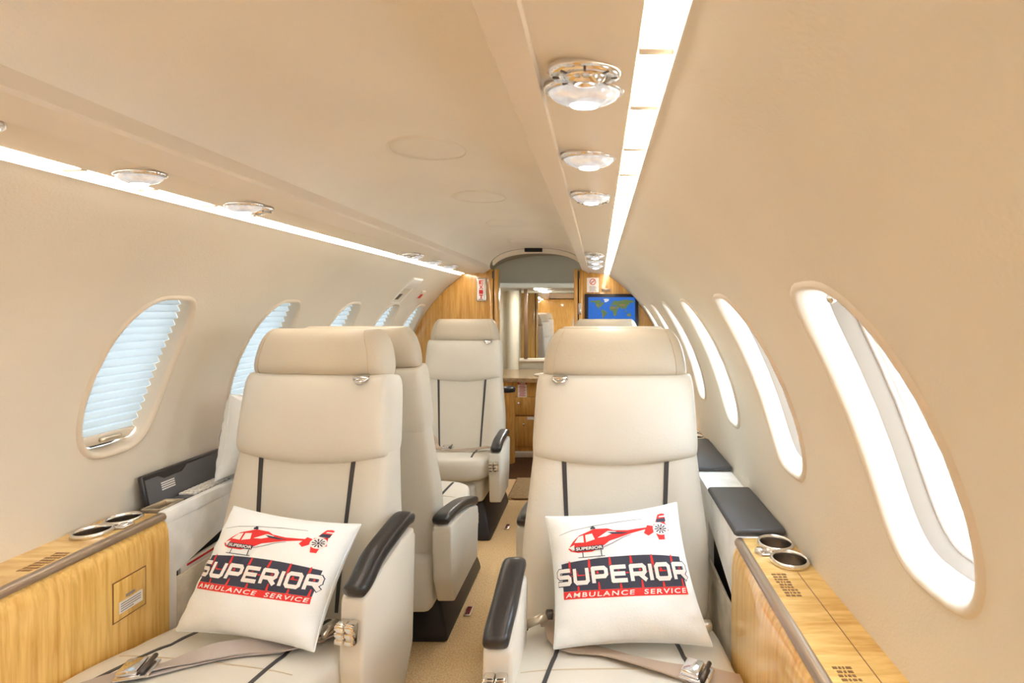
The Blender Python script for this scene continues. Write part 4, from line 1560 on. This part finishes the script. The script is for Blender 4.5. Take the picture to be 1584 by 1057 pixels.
# map screen
tv = empty('map_screen', (CX + (946 - 926) / F * YB, YB, 1.168), label='black framed screen showing a blue world map on the right partition', cat='screen')
bm = bmesh.new()
rbox(bm, (-0.170, -0.022, -0.105), (0.170, 0, 0.105), 0.004)
obj('bezel', bm, M['blackp'], tv, sharp=40)
SWD, SHT = 0.148, 0.084
bm = bmesh.new()
rbox(bm, (-SWD, -0.0225, -SHT), (SWD, -0.020, SHT), 0)
scr = obj('display', bm, M['screen'], tv, smooth=False)


def ll(p):
    return (p[0] / 180 * SWD, (p[1] - 5) / 88 * SHT)


NA = [(-166, 66), (-156, 71), (-125, 70), (-95, 73), (-80, 70), (-82, 62), (-92, 57), (-80, 52), (-78, 60), (-65, 60), (-56, 52), (-66, 45), (-75, 38), (-81, 31), (-80, 25), (-84, 30), (-97, 28), (-97, 20), (-88, 21), (-84, 10), (-78, 8), (-92, 14), (-105, 20), (-112, 28), (-117, 33), (-124, 42), (-125, 49), (-135, 58), (-152, 60), (-163, 55)]
SA = [(-78, 8), (-62, 11), (-50, 1), (-35, -6), (-40, -22), (-48, -27), (-57, -37), (-65, -42), (-68, -54), (-74, -50), (-71, -30), (-71, -18), (-81, -5)]
AF = [(-10, 34), (10, 37), (20, 32), (33, 31), (43, 12), (51, 12), (40, -4), (40, -16), (33, -27), (26, -34), (18, -34), (12, -17), (9, 2), (-8, 5), (-17, 14), (-16, 24)]
EU = [(-9, 37), (-9, 43), (-1, 45), (-4, 48), (8, 54), (10, 58), (5, 60), (14, 68), (28, 71), (42, 66), (60, 69), (80, 73), (105, 77), (140, 73), (178, 68), (170, 61), (158, 52), (142, 58), (140, 48), (128, 40), (122, 38), (121, 29), (109, 20), (105, 9), (100, 13), (103, 2), (95, 17), (88, 22), (80, 13), (77, 8), (73, 18), (66, 25), (56, 27), (58, 20), (45, 13), (36, 28), (36, 36), (27, 37), (23, 37), (18, 40), (10, 44), (2, 41)]
AU = [(114, -22), (130, -12), (137, -12), (142, -11), (153, -27), (148, -38), (138, -35), (128, -32), (115, -34)]
GR = [(-55, 60), (-42, 60), (-22, 70), (-20, 80), (-40, 83), (-65, 80), (-55, 72)]
dry = [[(-115, 48), (-103, 46), (-102, 30), (-112, 32), (-119, 40)], [(-8, 30), (30, 29), (36, 18), (0, 17), (-14, 22)], [(60, 48), (90, 48), (112, 44), (100, 36), (80, 34), (58, 38)], [(38, 30), (55, 24), (47, 15)], [(118, -22), (138, -20), (140, -30), (120, -31)], [(-72, -18), (-64, -22), (-66, -40), (-71, -38)], [(15, -20), (25, -20), (24, -30), (18, -30)]]
oth = [[(44, -14), (50, -16), (47, -25), (44, -23)], [(96, 5), (104, -5), (118, -8), (118, 5), (110, 0)], [(131, 33), (140, 36), (141, 43), (137, 37)], [(-5, 50), (1, 52), (-3, 58), (-6, 56)], [(132, -3), (150, -8), (140, -8)], [(172, -44), (178, -38), (174, -41), (168, -46)]]
obj('land', remap(flat_bm([[ll(p) for p in q] for q in [NA, SA, AF, EU, AU] + oth]), facing(0, -0.0229, 0)), M['land'], scr, smooth=False)
obj('dry_land', remap(flat_bm([[ll(p) for p in q] for q in dry]), facing(0, -0.0232, 0)), M['land2'], scr, smooth=False)
obj('ice_sheet', remap(flat_bm([[ll(p) for p in GR]]), facing(0, -0.0229, 0)), M['ice'], scr, smooth=False)

# emergency handle housing and little red sign on the left wall
def on_wall(side, y, s, root, bm_fn):
    pass


c = wmap(-1, 2.70, R * math.radians(43.5))
eh = empty('emergency_handle', c, label='white recessed emergency handle housing above the fourth shaded window', cat='handle')
th = math.radians(43.5)
eh.rotation_euler = Matrix((( math.sin(th), 0, math.cos(th)), (0, 1, 0), (math.cos(th) * -1, 0, math.sin(th)))).to_euler()
# local axes: x along the arc (downwards), z out of the wall into the cabin
zc_ = V((math.cos(th), 0, -math.sin(th)))
xd = V((-math.sin(th), 0, -math.cos(th)))
eh.rotation_euler = Matrix((( xd.x, 0, zc_.x), (0, -1, 0), (xd.z, 0, zc_.z))).to_euler()
bm = bmesh.new()
for a, b in (((-0.095, -0.070, -0.01), (-0.020, 0.070, 0.010)), ((0.075, -0.070, -0.012), (0.092, 0.070, 0.006)), ((-0.03, -0.070, -0.012), (0.08, -0.052, 0.006)), ((-0.03, 0.052, -0.012), (0.08, 0.070, 0.006))):
    rbox(bm, a, b, 0.006, 3)
obj('housing', bm, M['white'], eh, sharp=50)
bm = bmesh.new()
rbox(bm, (-0.025, -0.055, -0.008), (0.078, 0.055, 0.0015), 0)
obj('recess', bm, M['rim'], eh, smooth=False)
bm = bmesh.new()
rbox(bm, (0.022, -0.050, 0.0), (0.066, 0.000, 0.0022), 0.001)
obj('opening', bm, M['darkm'], eh, smooth=False)
bm = bmesh.new()
rbox(bm, (-0.090, -0.060, 0.008), (-0.045, 0.060, 0.013), 0.004)
obj('cover_flap', bm, M['white'], eh, sharp=50)
c = wmap(-1, 2.955, R * math.radians(42.4))
rs = empty('red_wall_sign', c, label='tiny red sign on the left wall between the handle housing and the partition', cat='sign')
th = math.radians(42.4)
zc_ = V((math.cos(th), 0, -math.sin(th)))
xd = V((-math.sin(th), 0, -math.cos(th)))
rs.rotation_euler = Matrix((( xd.x, 0, zc_.x), (0, -1, 0), (xd.z, 0, zc_.z))).to_euler()
bm = bmesh.new()
rbox(bm, (-0.030, -0.032, -0.004), (0.026, 0.032, 0.006), 0.003)
obj('plate', bm, M['rim'], rs, sharp=40)
bm = bmesh.new()
rbox(bm, (-0.008, -0.022, 0.006), (0.022, 0.022, 0.0068), 0)
obj('red_face', bm, M['red'], rs, smooth=False)

# ------------------------------------------------------------------ vestibule: mirror, galley cabinet, bin column
mr = empty('mirror', (CX + (849 - 926) / F * YE, YE, 1.045), label='tall mirror with a dark left frame on the far end wall above the galley counter', cat='mirror')
mr.rotation_euler = (0, 0, math.radians(1.6))
bm = bmesh.new()
rbox(bm, (-0.250, -0.024, -0.320), (0.330, -0.004, 0.320), 0)
obj('mirror_glass', bm, M['mirror'], mr, smooth=False)
bm = bmesh.new()
rbox(bm, (-0.225, -0.034, -0.325), (-0.190, -0.020, 0.325), 0.004)
obj('frame_upright', bm, mat('dark_walnut', (0.16, 0.09, 0.05), 0.3, coat=0.4), mr, label='dark brown upright')
bm = bmesh.new()
rbox(bm, (-0.285, -0.055, 0.316), (0.34, -0.0, 0.334), 0.003)
obj('frame_top', bm, M['rail'], mr)
bm = bmesh.new()
rbox(bm, (-0.265, -0.034, -0.345), (0.34, -0.0, -0.312), 0.006)
obj('frame_sill', bm, M['rim'], mr)

gl = empty('galley_cabinet', (0.02, 4.42, 0), label='honey wood galley cabinet with curved counter below the mirror', cat='cabinet')
def GX(px, y=4.12): return CX + (px - 926) / F * y - 0.02
fy = 4.12 - 4.42
bm = bmesh.new()
rbox(bm, (-0.46, fy, 0.045), (0.60, 0.31, 0.60), 0.004)
obj('carcass', bm, M['wood_g'], gl, sharp=40)
bm = bmesh.new()
cp = [(-0.50, 0.31)] + [(-0.50 + 0.02 * (1 - math.cos(t)), 0) for t in []]
ar = [(-0.50 + 1.12 * k / 20, fy - 0.005 - 0.06 * math.sin(PI * min(1, max(0, (k - 1) / 18)))) for k in range(21)]
prism(bm, ar + [(0.62, 0.31), (-0.50, 0.31)], 'z', 0.600, 0.632, 0.006)
ct = obj('counter', bm, M['counter'], gl, sharp=40, label='polished brown counter')
bm = bmesh.new()
lathe(bm, [(1.0, 0.0), (1.04, 0.006), (1.0, 0.010), (0.94, 0.004), (0.9, 0.002), (0.3, 0.001), (0.01, 0.001)], (0.02, fy + 0.16, 0.632), 32, sxy=(0.17, 0.10))
obj('basin_rim', bm, M['gold'], ct)
bm = bmesh.new()
tube(bm, [(0.06, fy + 0.27, 0.632), (0.06, fy + 0.27, 0.70), (0.03, fy + 0.22, 0.715), (-0.03, fy + 0.18, 0.71)], 0.008, 8)
obj('tap', bm, M['darkm'], ct)
for z0, z1 in ((0.335, 0.478), (0.085, 0.325)):
    bm = bmesh.new()
    rbox(bm, (GX(796) - 0.006, fy - 0.002, z0 - 0.004), (GX(860) + 0.006, fy + 0.004, z1 + 0.004), 0)
    obj('door_gap', bm, M['ink'], gl, smooth=False)
    bm = bmesh.new()
    rbox(bm, (GX(796), fy - 0.012, z0), (GX(860), fy + 0.004, z1), 0.003)
    dr = obj('door', bm, M['wood_g'], gl, sharp=40)
    bm = bmesh.new()
    bmesh.ops.create_uvsphere(bm, u_segments=14, v_segments=8, radius=0.011, matrix=Matrix.Translation((GX(803 if z0 > 0.2 else 811), fy - 0.022, z1 - 0.045 if z0 > 0.2 else z1 - 0.06)))
    obj('knob', bm, M['steel'], dr)
bm = bmesh.new()
rbox(bm, (GX(816), fy - 0.014, 0.300), (GX(826), fy - 0.011, 0.322), 0)
obj('tag', bm, M['paper'], gl, smooth=False)
bm = bmesh.new()
rbox(bm, (-0.50, fy - 0.02, 0.0), (0.62, fy + 0.02, 0.045), 0.006)
obj('toe_board', bm, M['rim'], gl, sharp=40)
pc = empty('please_placard', (CX + (808 - 926) / F * 4.118, 4.118, CZ - (602 - 480) / F * 4.118), label='white placard with a red Please heading on the galley cabinet', cat='placard')
bm = bmesh.new()
rbox(bm, (-0.036, -0.003, -0.066), (0.036, 0, 0.066), 0)
obj('placard', bm, M['paper'], pc, smooth=False)
bm = bmesh.new()
rbox(bm, (-0.036, -0.0035, 0.036), (0.036, -0.0028, 0.066), 0)
obj('heading', bm, M['red'], pc, smooth=False)
obj('heading_text', remap(text_bm('Please', -0.026, 0.026, 0.040, 0.062, shear=0.25, bold=0.02), facing(0, -0.0040, 0)), M['pwhite'], pc, smooth=False)
bm = bmesh.new()
for k in range(8):
    rbox(bm, (-0.026 + (k % 3) * 0.003, -0.0035, -0.056 + 0.011 * k), (0.026 - (k % 2) * 0.006, -0.0030, -0.051 + 0.011 * k), 0)
obj('small_print', bm, M['red'], pc, smooth=False)
bn = empty('waste_bin', (CX + (785 - 926) / F * 3.96, 3.98, 0), label='round wooden bin with a black rim left of the galley cabinet', cat='bin')
bm = bmesh.new()
lathe(bm, [(0.005, 0.0), (0.055, 0.0), (0.055, 0.545), (0.048, 0.548)], (0, 0, 0), 24)
obj('bin_body', bm, M['wood_g'], bn, sharp=40)
bm = bmesh.new()
lathe(bm, [(0.052, 0.540), (0.058, 0.545), (0.058, 0.572), (0.050, 0.580), (0.040, 0.570), (0.002, 0.552)], (0, 0, 0), 24)
obj('bin_rim', bm, M['blackp'], bn)
bx_ = empty('jump_seat', (-0.44, 3.70, 0), label='low cream padded jump seat beside the wooden bin', cat='seat')
bm = bmesh.new()
rbox(bm, (-0.16, -0.12, 0.0), (0.14, 0.14, 0.27), 0.012)
obj('base', bm, M['wood_g'], bx_, sharp=50)
bm = bmesh.new()
rbox(bm, (-0.17, -0.13, 0.27), (0.150, 0.15, 0.36), 0.035, 4)
obj('cushion', bm, M['leather'], bx_)

# mat at the threshold and floor path markers
mt_ = empty('floor_mat', (0.10, 3.38, 0), label='tan carpet mat with bound edge in the doorway between the partitions', cat='mat')
bm = bmesh.new()
rbox(bm, (-0.262, -0.19, 0.0), (0.22, 0.20, 0.010), 0.004)
obj('pile', bm, M['mat_'], mt_, sharp=50)
bm = bmesh.new()
tube(bm, [(-0.262, -0.15, 0.006), (-0.255, -0.18, 0.006), (-0.22, -0.192, 0.006), (0.18, -0.192, 0.006), (0.222, -0.18, 0.006), (0.222, 0.2, 0.006), (-0.262, 0.2, 0.006)], 0.005, 6, closed=True)
obj('binding', bm, M['wood_e'], mt_)
for px, py, lab in ((725, 947, 'nearer red floor path marker on the aisle carpet'), (785, 816, 'farther red floor path marker on the aisle carpet beside the far pedestal')):
    y = CZ * F / (py - 480)
    fm = empty('floor_marker', (CX + (px - 926) / F * y, y, 0), label=lab, cat='floor marker', group='aisle floor markers')
    bm = bmesh.new()
    rbox(bm, (-0.014, -0.032, 0), (0.014, 0.032, 0.006), 0.005)
    obj('bezel', bm, M['gold'], fm)
    bm = bmesh.new()
    rbox(bm, (-0.009, -0.025, 0.004), (0.009, 0.025, 0.0075), 0.003)
    obj('marker_lens', bm, M['foot'], fm)

# round fill lamp, added under the vestibule ceiling to brighten it
dl = empty('fill_lamp', (-0.10, 4.44, 1.365), label='small round fill lamp added over the galley counter', cat='lamp')
bm = bmesh.new()
lathe(bm, [(0.075, 0.0), (0.076, -0.006), (0.066, -0.012), (0.060, -0.010)], (0, 0, 0), 28)
obj('bezel', bm, M['chrome'], dl)
bm = bmesh.new()
lathe(bm, [(0.062, -0.008), (0.050, -0.018), (0.03, -0.023), (0.002, -0.025)], (0, 0, 0), 28)
obj('diffuser', bm, mat('fill_glow', (0.9, 0.9, 0.85), 0.4, emit=(1.0, 0.95, 0.85), es=36.0), dl)
